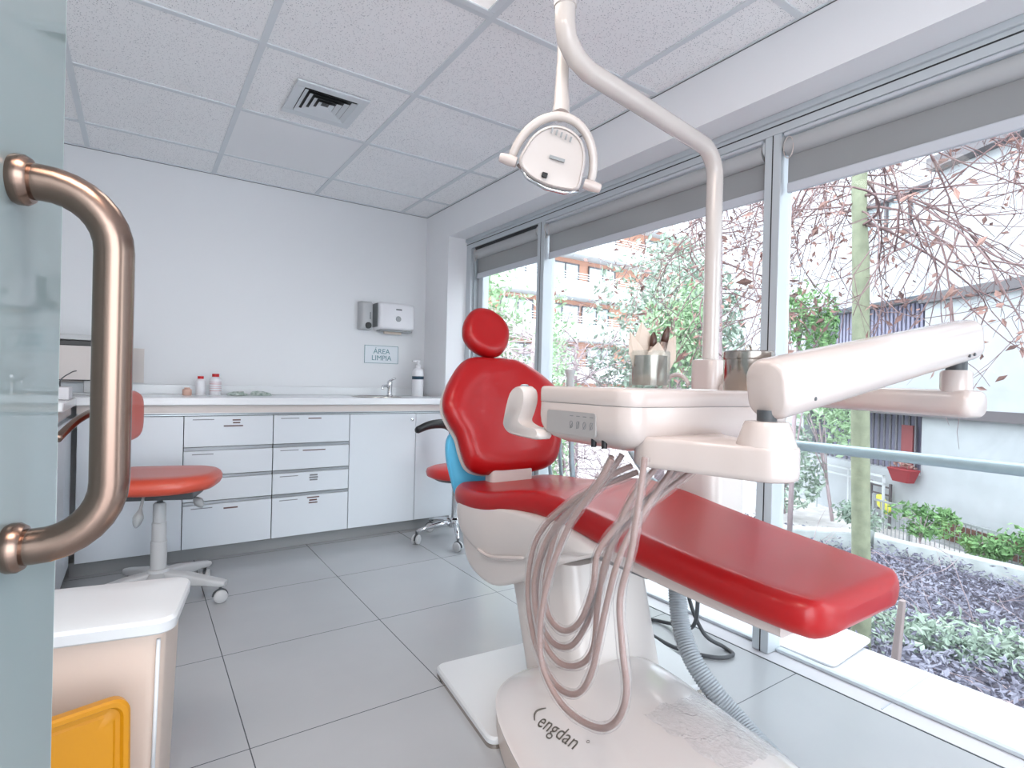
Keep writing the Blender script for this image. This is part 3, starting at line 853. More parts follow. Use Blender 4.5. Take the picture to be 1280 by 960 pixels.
def on_cover(x, y, lift=.0012):
    dx = x - bcx(y); dy = y - .76
    s = ((abs(dx) / BA) ** BP + (abs(dy) / BB) ** BP) ** (1 / BP)
    return Vector((x, y, base_h(s) + lift + .001))
# maker's lettering moulded on the left slope of the cover
lt = text('engdan', .062, M['ink'], Matrix.Identity(4), dc, 'maker_lettering', .0001, 1.05)
x0_, y0_ = .850, 1.012
for v in lt.data.vertices:
    tt, uu = v.co.x, v.co.y
    v.co = on_cover(x0_ + uu * .72 - tt * .02, y0_ - tt * .80, .0012 + max(0, v.co.z))
bm = bmesh.new()
arc = [on_cover(x0_ + .62 * (.034 - .058 * k / 10) + .010, y0_ + .086 + .018 * math.sin(PI * k / 10) + .002, .002) for k in range(11)]
tube(bm, arc, [.0012 + .0012 * math.sin(PI * k / 10) for k in range(11)], 6)
ring_ = [on_cover(x0_ + .016 + .0035 * math.cos(2 * PI * k / 12), y0_ - .088 + .0035 * math.sin(2 * PI * k / 12), .002) for k in range(13)]
obj('maker_emblem', bm, M['ink'], dc, smooth=True)
bm = bmesh.new(); tube(bm, ring_, .0005, 5)
obj('registered_mark', bm, M['ink'], dc, smooth=True)
# crinkled film lying on the cover towards the foot end
def film_sheet(name, label, x0, x1, y0, y1, hfun, seed):
    bm = bmesh.new(); n = 60; g = []
    for i in range(n + 1):
        row = []
        for j in range(n + 1):
            u, v = i / n, j / n
            e = .02 * noise.noise(Vector((u * 5, v * 5, seed)))
            x = x0 + (x1 - x0) * u + e; y = y0 + (y1 - y0) * v + e
            p = hfun(x, y) + Vector((0, 0, .002 + .007 * abs(noise.noise(Vector((u * 16, v * 16, seed + 3)))) + .004 * abs(noise.noise(Vector((u * 40, v * 40, seed)))) ))
            row.append(bm.verts.new(p))
        g.append(row)
    for i in range(n):
        for j in range(n): bm.faces.new((g[i][j], g[i + 1][j], g[i + 1][j + 1], g[i][j + 1]))
    return tag(obj(name, bm, M['film2'], smooth=True), label, 'plastic film')
film_sheet('crinkled_film', 'crinkled clear protective film lying on the white chair base cover', 1.02, 1.24, .66, .90, on_cover, 1.0)

# leaning lift column
bm = bmesh.new()
def colring(t):
    y0 = 1.44 + (.17) * t; y1 = 1.14 + .10 * t; z = .03 + .42 * t
    ww = .36 - .03 * t
    return [Vector((CX - .01 + a, (y0 + y1) / 2 + b, z)) for a, b in rrect(ww, y0 - y1, .05, 6)]
loft(bm, [colring(t / 8) for t in range(9)])
obj('lift_column', bm, M['white2'], dc, smooth=True, auto=40)
bm = bmesh.new()
for t0, t1 in ((0.02, .95),):
    B(bm, 0, .004, -.002, .002, 0, 1)
bm.free()
# under-seat shell in two overlapping lobes
def shell(profile, x0, x1, name, m, bev=.022):
    P2 = [(p.x, p.y) for p in catmull([(a, b, 0) for a, b in profile], 5, True)]
    cy_ = sum(p[0] for p in P2) / len(P2); cz_ = sum(p[1] for p in P2) / len(P2)
    rings = []
    ext = .10
    for dx, ins in ((0, .03), (.004, .014), (.014, .004), (.03, 0)):
        s = 1 - ins / ext * .55
        rings.append((x0 + dx, s))
    rr = rings + [(x1 - dx, s) for dx, s in [(r_[0] - x0, r_[1]) for r_ in rings[::-1]]]
    bm = bmesh.new()
    loft(bm, [[(x, cy_ + (y - cy_) * s, cz_ + (z - cz_) * s) for y, z in P2] for x, s in rr])
    return obj(name, bm, m, dc, smooth=True, auto=50)
shell([(1.775, .555), (1.765, .47), (1.68, .425), (1.56, .405), (1.44, .425), (1.32, .47), (1.18, .52), (1.05, .56), (1.2, .60), (1.42, .60), (1.6, .575)], .968, 1.535, 'upper_seat_shell', M['white2'])
shell([(1.745, .50), (1.745, .41), (1.70, .345), (1.60, .315), (1.50, .325), (1.38, .385), (1.26, .46), (1.14, .52), (1.3, .55), (1.6, .53)], .980, 1.523, 'lower_seat_shell', M['white2'])
bm = bmesh.new()
tube(bm, catmull([(.966, 1.60, .428), (.964, 1.52, .425), (.964, 1.42, .448), (.966, 1.33, .472)], 6), [.003] + [.006] * 17 + [.003], 8)
obj('moulded_ridge', bm, M['white'], dc, smooth=True)
# leg-rest frame under the long cushion
def interp(pts, y):
    n = len(pts)
    if y <= pts[0][0]: return pts[0][1]
    for i in range(n - 1):
        if y <= pts[i + 1][0]:
            (xa, a), (xb, b) = pts[i], pts[i + 1]
            h = xb - xa; t = (y - xa) / h
            ma = (b - pts[i - 1][1]) / (xb - pts[i - 1][0]) if i > 0 else (b - a) / h
            mb = (pts[i + 2][1] - a) / (pts[i + 2][0] - xa) if i < n - 2 else (b - a) / h
            return (2 * t**3 - 3 * t * t + 1) * a + (t**3 - 2 * t * t + t) * h * ma + (3 * t * t - 2 * t**3) * b + (t**3 - t * t) * h * mb
    return pts[-1][1]
def seat_prof(y):
    pts = [(.45, .548), (.60, .558), (.80, .575), (1.0, .598), (1.15, .618), (1.28, .628), (1.42, .612), (1.55, .584), (1.70, .567), (1.95, .566)]
    return interp(pts, y)
bm = bmesh.new(); rings = []
for i in range(17):
    y = .60 + (1.30 - .60) * i / 16
    w = .36 + .10 * i / 16
    z = seat_prof(y) - .038
    rings.append([Vector((CX + .015 + a, y, z + b)) for a, b in rrect(w, .030 + .03 * i / 16, .012, 4, 0, -.012 - .01 * i / 16)])
loft(bm, rings); obj('legrest_frame', bm, M['white'], dc, smooth=True, auto=50)
obj('underside_plate', box(1.08, 1.42, .95, 1.30, .50, .535), M['dark'], dc, bevel=.01)
# seat and leg cushion, one pad
ol = blob_pts([(.0, 1.890), (.17, 1.875), (.255, 1.82), (.282, 1.71), (.282, 1.52), (.262, 1.28), (.250, 1.05), (.236, .82), (.222, .62), (.206, .545), (.12, .520), (0, .510),
               (-.11, .516), (-.188, .535), (-.212, .60), (-.222, .80), (-.250, 1.05), (-.265, 1.28), (-.282, 1.52), (-.280, 1.68), (-.250, 1.80), (-.17, 1.875)], 5)
def seat_map(u, v, w):
    t = (v - .5) / 1.4
    dish = .10 * max(0, (abs(u) - .10)) ** 1.5 * (1 if v > 1.3 else .3)
    dy = .02 * (1 - t)
    zz = seat_prof(v)
    return Vector((CX + .015 * (1 - t) + u, v, zz + w + dish))
bm = bmesh.new()
# pillow over a long outline: shrink across more than along
def long_pillow(bm, outline, place, t, edge, k=8):
    us = [p[0] for p in outline]; cy_ = 1.21
    def ring(ins, w):
        out = []
        for u, v in outline:
            su = 1 - ins / .26; sv = 1 - ins / .70
            out.append(place(u * su, cy_ + (v - cy_) * sv, w))
        return out
    rings = [ring(.20, -t / 2), ring(.10, -t / 2)]
    for i in range(k + 1):
        ph = -PI / 2 + PI * i / k
        rings.append(ring(edge * (1 - math.cos(ph)), t / 2 * math.sin(ph)))
    for ins in (edge + .03, edge + .07, .13, .17, .21, .245): rings.append(ring(ins, t / 2))
    loft(bm, rings)
WT = [(.510, .10), (.516, .150), (.530, .188), (.555, .207), (.65, .222), (.82, .236), (1.05, .250), (1.28, .262), (1.5, .282), (1.68, .283), (1.77, .272), (1.83, .245), (1.865, .20), (1.885, .13)]
V0, V1, TH = .510, 1.885, .078
vs_ = [V0 + .0005] + [V0 + .034 * (1 - math.cos(PI / 2 * i / 7)) for i in range(1, 8)] + [V0 + .034 + (V1 - V0 - .068) * i / 46 for i in range(1, 46)] + [V1 - .034 * (1 - math.cos(PI / 2 * i / 7)) for i in range(7, 0, -1)] + [V1 - .0005]
rings = []
for v in vs_:
    e = min(v - V0, V1 - v); tf = math.sqrt(max(.0004, 1 - (1 - min(1, e / .034)) ** 2))
    w = interp(WT, v); t_ = TH * (.25 + .75 * tf); rr_ = min(.034, t_ * .48)
    ring = []
    for sx, a0 in ((1, -90), (1, 0)):
        for k in range(7):
            a = R(a0 + 15 * k)
            ring.append((w - rr_ + rr_ * math.cos(a), (-t_ / 2 + rr_ if a0 < 0 else t_ / 2 - rr_) + rr_ * math.sin(a)))
    top = [((w - rr_) * (1 - 2 * k / 14), t_ / 2) for k in range(1, 14)]
    left = [(-u, z) for u, z in ring[::-1]]
    bot = [((w - rr_) * (-1 + 2 * k / 14), -t_ / 2) for k in range(1, 14)]
    full = ring + top + left + bot
    rings.append([seat_map(u, v, z) for u, z in full])
loft(bm, rings)
obj('seat_cushion', bm, M['red'], dc, smooth=True)
# backrest
nb = Vector((0, -.9187, .395)); ub = Vector((0, .395, .9187))
def back_map(u, v, w):
    k = (v - .64)
    curve = .22 * u * u + .05 * math.sin(PI * min(1, max(0, k / .5)))
    p = Vector((1.262 + u, 1.80 + k * .43, v))
    return p + nb * (w + curve - .03)
half = [(.0, 1.103), (.07, 1.104), (.13, 1.092), (.19, 1.05), (.25, .985), (.290, .925), (.300, .875), (.284, .828), (.252, .778), (.236, .72), (.212, .672), (.165, .648), (.08, .638), (0, .636)]
ol = half + [(-a, b) for a, b in half[-2:0:-1]]
ol = blob_pts(ol, 4)
bm = bmesh.new()
def back_pillow(bm, outline, place, t, edge, cy_, ext, k=8):
    def ring(ins, w): return [place(u * (1 - ins / ext), cy_ + (v - cy_) * (1 - ins / ext), w) for u, v in outline]
    rings = [ring(.18, -t / 2), ring(.08, -t / 2)]
    for i in range(k + 1):
        ph = -PI / 2 + PI * i / k
        rings.append(ring(edge * (1 - math.cos(ph)), t / 2 * math.sin(ph)))
    for ins, dd in ((edge + .02, .001), (edge + .05, -.006), (.11, -.014), (.15, -.018), (.19, -.020), (.215, -.021)): rings.append(ring(ins, t / 2 + dd))
    loft(bm, rings)
back_pillow(bm, ol, back_map, .085, .034, .87, .235)
obj('backrest', bm, M['red'], dc, smooth=True)
# white back shell a little smaller behind the pad
ol3 = [(u * .97, .87 + (v - .87) * .97) for u, v in ol]
bm = bmesh.new(); loft(bm, [[back_map(u * s, .87 + (v - .87) * s, w) for u, v in ol3] for s, w in ((.99, -.036), (1.0, -.05), (.95, -.062), (.8, -.068))])
obj('back_shell', bm, M['white2'], dc, smooth=True, auto=50)
obj('back_bracket', box(1.145, 1.345, 1.80, 1.86, .52, .72), M['white2'], dc, bevel=.015, segs=3)
# light blue plastic cover hanging behind the hip
bo = blob_pts([(1.02, .70), (1.028, .775), (1.09, .80), (1.20, .72), (1.26, .62), (1.24, .54), (1.15, .515), (1.075, .53), (1.045, .60)], 4)
bm = bmesh.new(); loft(bm, [[(x * s + 1.14 * (1 - s), y, z * s + .64 * (1 - s)) for x, z in bo] for y, s in ((1.93, .97), (1.935, 1.0), (1.955, 1.0), (1.96, .97))])
obj('blue_cover', bm, M['blue'], dc, smooth=True, auto=50)
tag(dc.children[-1], 'light blue plastic cover behind the backrest')
# headrest
bm = bmesh.new()
def head_map(u, v, w):
    c = Vector((1.254, 2.045, 1.206))
    a = R(-28)
    uu = u * math.cos(a) - v * math.sin(a); vv = u * math.sin(a) + v * math.cos(a)
    return c + Vector((1, 0, 0)) * uu + ub * vv * 1.0 + nb * (w + .25 * (uu * uu))
ho = blob_pts([(.105, 0), (.088, .072), (.035, .112), (-.035, .115), (-.092, .078), (-.113, 0), (-.095, -.075), (-.04, -.110), (.035, -.108), (.088, -.07)], 5)
def rg(ins, w): return [head_map(u * (1 - ins / .11), v * (1 - ins / .11), w) for u, v in ho]
rings = [rg(.09, -.04), rg(.05, -.04)]
for i in range(9):
    ph = -PI / 2 + PI * i / 8; rings.append(rg(.03 * (1 - math.cos(ph)), .04 * math.sin(ph)))
rings += [rg(.05, .040), rg(.07, .037), rg(.09, .035), rg(.104, .034)]
loft(bm, rings); obj('headrest', bm, M['red'], dc, smooth=True)
bm = bmesh.new()
B(bm, 1.225, 1.285, 2.03, 2.05, .95, 1.20); obj('headrest_bar', bm, M['chrome'], dc, bevel=.006)

# ================================================================ CUSPIDOR COLUMN, ARM, INSTRUMENT TABLE
cu = thing('water_unit', 'white cuspidor column on the window side of the chair', 'dental unit', (1.66, 1.22, .36))
def vbox(name, cx_, cy_, w, d, z0, z1, r, m, par, top=.01):
    bm = bmesh.new()
    loft(bm, [[(cx_ + a, cy_ + b, z) for a, b in rrect(w - i * 2, d - i * 2, r - i * .5, 6)] for z, i in ((z0, top), (z0 + top, 0), (z1 - top, 0), (z1 - top * .3, top * .3), (z1, top))])
    return obj(name, bm, m, par, smooth=True, auto=40)
vbox('body', 1.67, 1.22, .20, .22, .42, .955, .05, M['white2'], cu, .012)
vbox('pole_socket', 1.66, 1.20, .105, .105, .956, 1.095, .03, M['white'], cu, .01)
vbox('side_block', 1.70, 1.12, .10, .07, .957, 1.045, .02, M['white'], cu, .008)
bm = bmesh.new(); B(bm, 1.47, 1.60, 1.17, 1.27, .44, .54); obj('bracket', bm, M['white2'], cu, bevel=.015)
# cup filler arc
bm = bmesh.new(); pts = [(1.62 - .0, 1.31 + .055 * math.cos(a) , .985 + .055 * math.sin(a)) for a in [PI * k / 14 * .9 for k in range(15)]]
tube(bm, [(1.62, 1.365, .955)] + pts, .008, 12); obj('cup_filler', bm, M['white'], cu, smooth=True)
# assistant's holder with hanging white suction tubes
bm = bmesh.new(); B(bm, 1.60, 1.70, 1.33, 1.78, .948, .962); B(bm, 1.55, 1.72, 1.74, 2.02, .955, .985)
ah = obj('assistant_holder', bm, M['white'], cu, bevel=.006, segs=3)
bm = bmesh.new(); lathe(bm, [(.001, .985), (.018, .985), (.016, 1.03), (.024, 1.05), (.024, 1.062), (.001, 1.062)], (1.64, 1.93, 0), 20)
obj('holder_knob', bm, M['greyl'], ah, smooth=True, auto=40)
for k, (x, y, zb_) in enumerate(((1.58, 1.99, .40), (1.62, 1.96, .38), (1.66, 1.92, .41), (1.60, 1.86, .39))):
    bm = bmesh.new()
    y2 = y - .06 - .01 * k
    tube(bm, catmull([(x, y, .96), (x, y + .01, .80), (x, y, .62), (x + .02, y - .02, .50), (x + .04, y2 - .08, .43), (1.66, 1.30, .46)], 7), .0085, 10)
    obj('suction_tube', bm, M['rail'], cu, smooth=True)
bm = bmesh.new(); tube(bm, catmull([(1.70, 1.72, .955), (1.70, 1.68, .85), (1.70, 1.60, .72), (1.70, 1.48, .62), (1.70, 1.32, .58)], 7), .012, 12)
obj('waste_pipe', bm, M['rail'], cu, smooth=True)

du = thing('instrument_table', 'white dental instrument table with control panel over the chair', 'dental unit', (1.0, .84, .875))
TX0, TX1, TY0, TY1 = .737, 1.285, .695, .995
tcx, tcy, tw, td = (TX0 + TX1) / 2, (TY0 + TY1) / 2, TX1 - TX0, TY1 - TY0
def tr(ins, z, r=.045): return [(tcx + a, tcy + b, z) for a, b in rrect(tw - 2 * ins, td - 2 * ins, max(.008, r - ins * .6), 7)]
bm = bmesh.new(); loft(bm, [tr(.001, .9585), tr(0, .960), tr(0, .985), tr(.002, .990), tr(.006, .992), tr(.014, .992), tr(.018, .989), tr(.05, .989)])
obj('tray_top', bm, M['white'], du, smooth=True, auto=50)
bm = bmesh.new(); loft(bm, [tr(.006, .9572), tr(.006, .9588)]); obj('seam', bm, M['grey'], du)
bm = bmesh.new(); loft(bm, [tr(.10, .862), tr(.05, .872), tr(.022, .884), tr(.008, .897), tr(.002, .912), tr(0, .93), tr(.001, .9575)])
obj('lower_body', bm, M['white'], du, smooth=True, auto=50)
# recessed control panel on the operator's side
pm = frame((TX0 - .0015, .862, .918), (0, -1, 0), (0, 0, 1))
bm = bmesh.new(); loft(bm, [[pm @ Vector((a, b, w)) for a, b in rrect(.152 - i, .048 - i, .007)] for w, i in ((-.004, 0), (.001, 0), (.001, .004))])
cp = obj('control_panel', bm, mat('panel_grey', (160, 157, 156), .4), du)
for k in range(4):
    x = .005 + k * .020
    bm = bmesh.new(); B(bm, x - .005, x + .005, .0145, .0160, .001, .0016, mtx=pm)
    pts = [pm @ Vector((x + .0045 * math.cos(2 * PI * j / 10), -.002 + .007 * math.sin(2 * PI * j / 10), .0014)) for j in range(11)]
    tube(bm, pts, .0005, 5)
    bm2 = [pm @ Vector((x - .004, -.010, .0014)), pm @ Vector((x + .0045, .002 + .003 * (k % 2), .0014))]
    tube(bm, bm2, .0006, 5)
    obj('key_symbol', bm, M['greyink'], cp)
for y in (.815, .785):
    bm = bmesh.new(); lathe(bm, [(.001, .873), (.006, .873), (.006, .895)], (TX0 + .022, y, 0), 12); obj('under_knob', bm, M['black'], du, smooth=True, auto=40)
# grip handle at the far left corner
gm = frame((.742, 1.035, .930), (0, -1, 0), (0, 0, 1))
go = blob_pts([(-.055, .045), (-.02, .060), (.000, .054), (.005, .03), (-.006, .0), (-.015, -.022), (.02, -.034), (.055, -.036), (.06, -.055), (0, -.056), (-.055, -.052), (-.078, -.040), (-.08, -.02)], 4)
bm = bmesh.new(); loft(bm, [[gm @ Vector((.02 + a * s, b * s, w)) for a, b in go] for w, s in ((-.02, .93), (-.014, 1), (.014, 1), (.02, .93))])
obj('grip_handle', bm, M['white2'], du, smooth=True, auto=50)
bm = bmesh.new(); lathe(bm, [(.001, .98), (.010, .98), (.011, .99), (.008, .994), (.001, .995)], (.742, 1.035, 0), 14); obj('grip_button', bm, M['chrome'], du, smooth=True, auto=40)
# lower bracket reaching to the pivot cone
PV = Vector((.882, .523, 0))
bo = catmull([(.795, .74, 0), (.800, .64, 0), (.818, .57, 0), (.830, .523, 0), (.845, .487, 0), (.882, .471, 0), (.919, .486, 0), (.934, .523, 0), (.945, .59, 0), (1.0, .69, 0), (1.10, .75, 0), (1.0, .81, 0)], 5, True)
bm = bmesh.new(); cc = Vector((.90, .60, 0))
loft(bm, [[cc + (p - cc) * s + Vector((0, 0, z)) for p in bo] for z, s in ((.846, .95), (.849, .99), (.856, 1), (.895, 1), (.901, .99), (.903, .96))])
obj('support_bracket', bm, M['white'], du, smooth=True, auto=50)
bm = bmesh.new(); lathe(bm, [(.0495, .860), (.0490, .90), (.0375, .936), (.034, .943), (.001, .944)], PV, 32); obj('pivot_cone', bm, M['white'], du, smooth=True, auto=40)
bm = bmesh.new(); lathe(bm, [(.001, .94), (.016, .94), (.016, .962), (.001, .962)], PV, 20); obj('pivot_pin', bm, M['dark'], du, smooth=True, auto=40)
# spring arm
A0 = Vector((.868, .520, .996)); A1 = Vector((1.560, .452, 1.122))
def arm_ring(p, t, w, h, r, off=0):
    s = t.cross(Vector((0, 0, 1))).normalized(); u = s.cross(t).normalized()
    return [p + s * a + u * b for a, b in rrect(w, h, r, 7)]
def arm(name, a, b, w0, h0, w1, h1, par, m, endr=.012):
    t = (b - a).normalized(); L = (b - a).length; bm = bmesh.new(); rings = []
    for d, k in ((0, .80), (.003, .90), (.009, .97), (.018, 1)):
        rings.append(arm_ring(a + t * d, t, w0 * k, h0 * k, min(w0, h0) * .40 * k))
    for d, k in ((.018, 1), (.009, .97), (.003, .90), (0, .80)):
        rings.append(arm_ring(b - t * d, t, w1 * k, h1 * k, min(w1, h1) * .36 * k))
    loft(bm, rings); return obj(name, bm, m, par, smooth=True, auto=55)
sa = arm('spring_arm', A0, A1, .080, .104, .078, .092, du, M['white'])
ta = (A1 - A0).normalized(); sd = ta.cross(Vector((0, 0, 1))).normalized(); uu_ = sd.cross(ta).normalized()
for f, dz in ((.075, -.026), (.625, -.028), (.648, -.028)):
    p = A0 + ta * f + uu_ * dz + sd * .0388
    bm = bmesh.new(); lathe(bm, [(.001, -.002), (.0035, -.002), (.0035, .0012), (.001, .0014)], p, 10, mtx=frame((0, 0, 0), ta, uu_).to_3x3().to_4x4())
    obj('screw', bm, M['dark'], sa)
PJ = Vector((1.525, .457, 0))
bm = bmesh.new(); lathe(bm, [(.001, 1.04), (.020, 1.04), (.020, 1.075), (.001, 1.078)], PJ, 20); obj('elbow_pin', bm, M['dark'], du, smooth=True, auto=40)
bm = bmesh.new(); lathe(bm, [(.030, 1.00), (.030, 1.045), (.026, 1.05), (.001, 1.05)], PJ, 24); obj('elbow_collar', bm, M['white'], du, smooth=True, auto=40)
arm('lower_arm', Vector((1.52, .415, .975)), Vector((1.665, 1.14, .985)), .085, .062, .075, .060, du, M['white'])

# hoses hanging in long loops under the table
hz = {
 'a': [((765, 570), .80), ((738, 618), .785), ((700, 655), .765), ((682, 720), .75), ((684, 765), .74), ((703, 788), .735), ((725, 777), .735), ((741, 735), .74), ((748, 690), .75), ((778, 652), .79), ((812, 622), .84), ((852, 586), .90)],
 'b': [((778, 568), .81), ((745, 614), .78), ((690, 664), .755), ((668, 725), .735), ((675, 788), .73), ((695, 825), .73), ((721, 832), .735), ((741, 812), .74), ((747, 757), .75), ((758, 697), .765), ((787, 652), .81), ((866, 588), .92)],
 'c': [((797, 590), .83), ((722, 622), .77), ((674, 668), .745), ((660, 728), .735), ((666, 792), .728), ((684, 840), .722), ((704, 864), .722), ((725, 865), .722), ((741, 835), .725), ((757, 760), .74), ((774, 697), .76), ((798, 650), .80), ((842, 584), .875)],
 'd': [((765, 574), .765), ((748, 604), .752), ((712, 656), .735), ((688, 716), .72), ((676, 775), .71), ((678, 831), .703), ((703, 881), .70), ((741, 908), .70), ((768, 904), .70), ((783, 868), .70), ((778, 810), .703), ((775, 748), .71), ((789, 690), .72), ((801, 610), .745), ((806, 572), .76)],
 'e': [((790, 582), .82), ((756, 600), .79), ((704, 648), .762), ((676, 700), .752), ((671, 760), .745), ((688, 800), .743), ((712, 808), .745), ((733, 780), .75), ((752, 726), .76), ((768, 672), .78), ((790, 622), .80), ((826, 578), .84)],
}
def plane_pt(x, y, X):
    r = (x - 640) / F * RT - (y - 480) / F * UP + FW
    return CP + r * (X / r.x)
HOSES = []
for key, lab in (('a', 'shortest looped handpiece hose under the instrument table'), ('b', 'handpiece hose with the third lowest loop'), ('c', 'handpiece hose with the second lowest loop'), ('d', 'longest handpiece hose, its loop reaching lowest over the base cover'), ('e', 'handpiece hose with the second shortest loop')):
    t = thing('handpiece_hose', lab, 'hose', (.80, .75, .86), 'sleeved hoses looped under the instrument table')
    pts = [plane_pt(x, y, X) for (x, y), X in hz[key]]
    c = catmull(pts, 9)
    bm = bmesh.new(); tube(bm, c, .0058, 12); obj('hose_core', bm, M['hose'], t, smooth=True)
    c2 = []; rr = []
    for i, p in enumerate(c):
        n = noise.noise(p * 22 + Vector((ord(key), 0, 0)))
        c2.append(p + Vector((noise.noise(p * 30), noise.noise(p * 30 + Vector((9, 0, 0))), 0)) * .0018); rr.append(.0100 + .0022 * n)
    bm = bmesh.new(); tube(bm, c2, rr, 14, cap=False); obj('clear_sleeve', bm, M['film'], t, smooth=True)

# jar of instruments and steel canister on the tray
jr = thing('instrument_jar', 'steel and glass jar holding paper-wrapped instruments on the tray', 'jar', (.900, .800, .992))
jc = (.900, .800, 0)
bm = bmesh.new(); lathe(bm, [(.001, .993), (.038, .993), (.042, .997), (.0425, 1.06), (.0425, 1.068), (.040, 1.072), (.0405, 1.066), (.0405, 1.0), (.001, .999)], jc, 36)
obj('glass_wall', bm, M['jar_glass'], jr, smooth=True, auto=40)
bm = bmesh.new(); lathe(bm, [(.001, .9995), (.0355, .9995), (.0365, 1.002), (.0365, 1.062), (.035, 1.062), (.035, 1.004), (.001, 1.003)], jc, 36)
obj('steel_cup', bm, M['steel'], jr, smooth=True, auto=40)
def pouch(name, base, tip, w, m, lab, cat, seed):
    b = Vector(base); t_ = Vector(tip); d = (t_ - b).normalized(); s = d.cross(Vector((.56, .83, 0))).normalized(); nn = s.cross(d)
    bm = bmesh.new(); rings = []
    for f, k in ((0, .6), (.3, .9), (.62, 1.0), (.8, .62), (1.0, .05)):
        c = b.lerp(t_, f) + nn * .002 * math.sin(f * 7 + seed)
        rings.append([c + s * w * k + nn * .001, c + s * w * .4 * k + nn * .003, c - s * w * .4 * k + nn * .003, c - s * w * k + nn * .001, c - s * w * .4 * k - nn * .002, c + s * w * .4 * k - nn * .002])
    loft(bm, rings); return tag(obj(name, bm, m), lab, cat, None)
pouch('paper_pouch', (.896, .806, 1.004), (.886, .812, 1.134), .024, M['paper'], 'tall pointed paper pouch at the back of the jar', 'paper pouch', 0)
pouch('paper_pouch', (.886, .798, 1.004), (.862, .822, 1.112), .016, M['paper'], 'paper pouch leaning left in the jar', 'paper pouch', 1)
pouch('paper_pouch', (.902, .790, 1.004), (.899, .776, 1.090), .024, M['paper'], 'short folded paper pouch at the front of the jar', 'paper pouch', 2)
pouch('paper_pouch', (.912, .798, 1.004), (.962, .785, 1.108), .022, M['paper'], 'paper pouch leaning right out of the jar', 'paper pouch', 3)
for (b, t_, lab) in (((.900, .795, 1.004), (.899, .790, 1.112), 'brown-tipped instrument standing upright in the jar'), ((.908, .796, 1.004), (.930, .778, 1.126), 'brown-tipped instrument leaning right, tallest in the jar')):
    b = Vector(b); t_ = Vector(t_)
    g = thing('wrapped_instrument', lab, 'instrument', b)
    bm = bmesh.new(); tube(bm, [b, b.lerp(t_, .3), b.lerp(t_, .55), b.lerp(t_, .72)], [.005, .008, .0095, .008], 12); obj('handle', bm, mat('grey_brown_foil' + lab[-6:-1], (140, 124, 116), .3, .6), g, smooth=True)
    bm = bmesh.new(); tube(bm, [b.lerp(t_, .70), b.lerp(t_, .82), b.lerp(t_, .92), t_], [.008, .008, .0065, .002], 12); obj('tip', bm, M['pouch'], g, smooth=True)
cn = thing('steel_canister', 'round polished steel canister with lid on the tray, right of the jar', 'canister', (1.215, .772, .992))
cc_ = (1.215, .772, 0)
bm = bmesh.new(); lathe(bm, [(.001, .992), (.054, .992), (.056, .995), (.056, 1.070), (.001, 1.071)], cc_, 48); obj('drum', bm, M['steel'], cn, smooth=True, auto=40)
bm = bmesh.new(); lathe(bm, [(.0565, 1.066), (.0595, 1.066), (.0600, 1.070), (.0590, 1.084), (.056, 1.087), (.001, 1.088)], cc_, 48); l_ = obj('lid', bm, M['steel'], cn, smooth=True, auto=40)
bm = bmesh.new(); pts = [(1.215 + .012 * math.cos(PI * k / 10), .772, 1.086 + .016 * math.sin(PI * k / 10)) for k in range(11)]
tube(bm, pts, .0025, 8); obj('lid_loop', bm, M['steel'], l_, smooth=True)

# ================================================================ TREATMENT LAMP
lp = thing('treatment_lamp', 'white overhead dental lamp on a long bent pole arm', 'lamp', (1.66, 1.20, 1.096))
pl_ = [(1.66, 1.20, 1.096), (1.66, 1.20, 1.30), (1.66, 1.20, 1.55), (1.66, 1.20, 1.735)]
for k in range(1, 8):
    a = R(80) * k / 7
    dirv = Vector((1.0, 1.165, 1.905)) - Vector((1.64, 1.2, 1.835)); dirv.normalize()
    pl_.append(Vector((1.66, 1.20, 1.735)) + dirv * .085 * (1 - math.cos(a)) + Vector((0, 0, .085 * math.sin(a))))
pl_ += [Vector(pl_[-1]).lerp(Vector((1.03, 1.168, 1.878)), f) for f in (.12, .4, .7, 1)]
pl_ += [Vector((.975, 1.160, 1.895)), Vector((.940, 1.155, 1.928)), Vector((.930, 1.152, 1.965)), Vector((.928, 1.150, 2.015))]
bm = bmesh.new(); tube(bm, pl_, .0280, 26)
obj('pole', bm, M['ivory'], lp, smooth=True, auto=60)
J = Vector((.928, 1.150, 0))
bm = bmesh.new(); lathe(bm, [(.029, 2.006), (.031, 2.008), (.031, 2.022), (.026, 2.026), (.001, 2.027)], J, 28); obj('end_collar', bm, M['ivory'], lp, smooth=True, auto=40)
bm = bmesh.new(); lathe(bm, [(.001, 2.02), (.012, 2.02), (.012, 2.05), (.001, 2.05)], J, 16); obj('swivel_pin', bm, M['dark'], lp, smooth=True, auto=40)
bm = bmesh.new(); lathe(bm, [(.001, 2.043), (.018, 2.045), (.022, 2.06), (.022, 2.13), (.018, 2.14), (.001, 2.142)], J, 24); obj('swivel_head', bm, M['greyl'], lp, smooth=True, auto=40)
HL = Vector((.905, 1.185, 1.66))
bm = bmesh.new(); tube(bm, catmull([J + Vector((0, 0, 2.115)), Vector((.955, 1.185, 2.125)), Vector((.992, 1.235, 2.10)), Vector((1.000, 1.245, 2.02)), Vector((1.000, 1.245, 1.90))], 7), .017, 18)
obj('spring_arm', bm, M['ivory'], lp, smooth=True)
bm = bmesh.new(); tube(bm, [Vector((1.000, 1.245, 1.92)), Vector((.998, 1.245, 1.85)), Vector((.994, 1.238, 1.80)), Vector((.985, 1.230, 1.765))], [.018, .020, .024, .026], 18)
obj('stem', bm, M['ivory'], lp, smooth=True, auto=40)
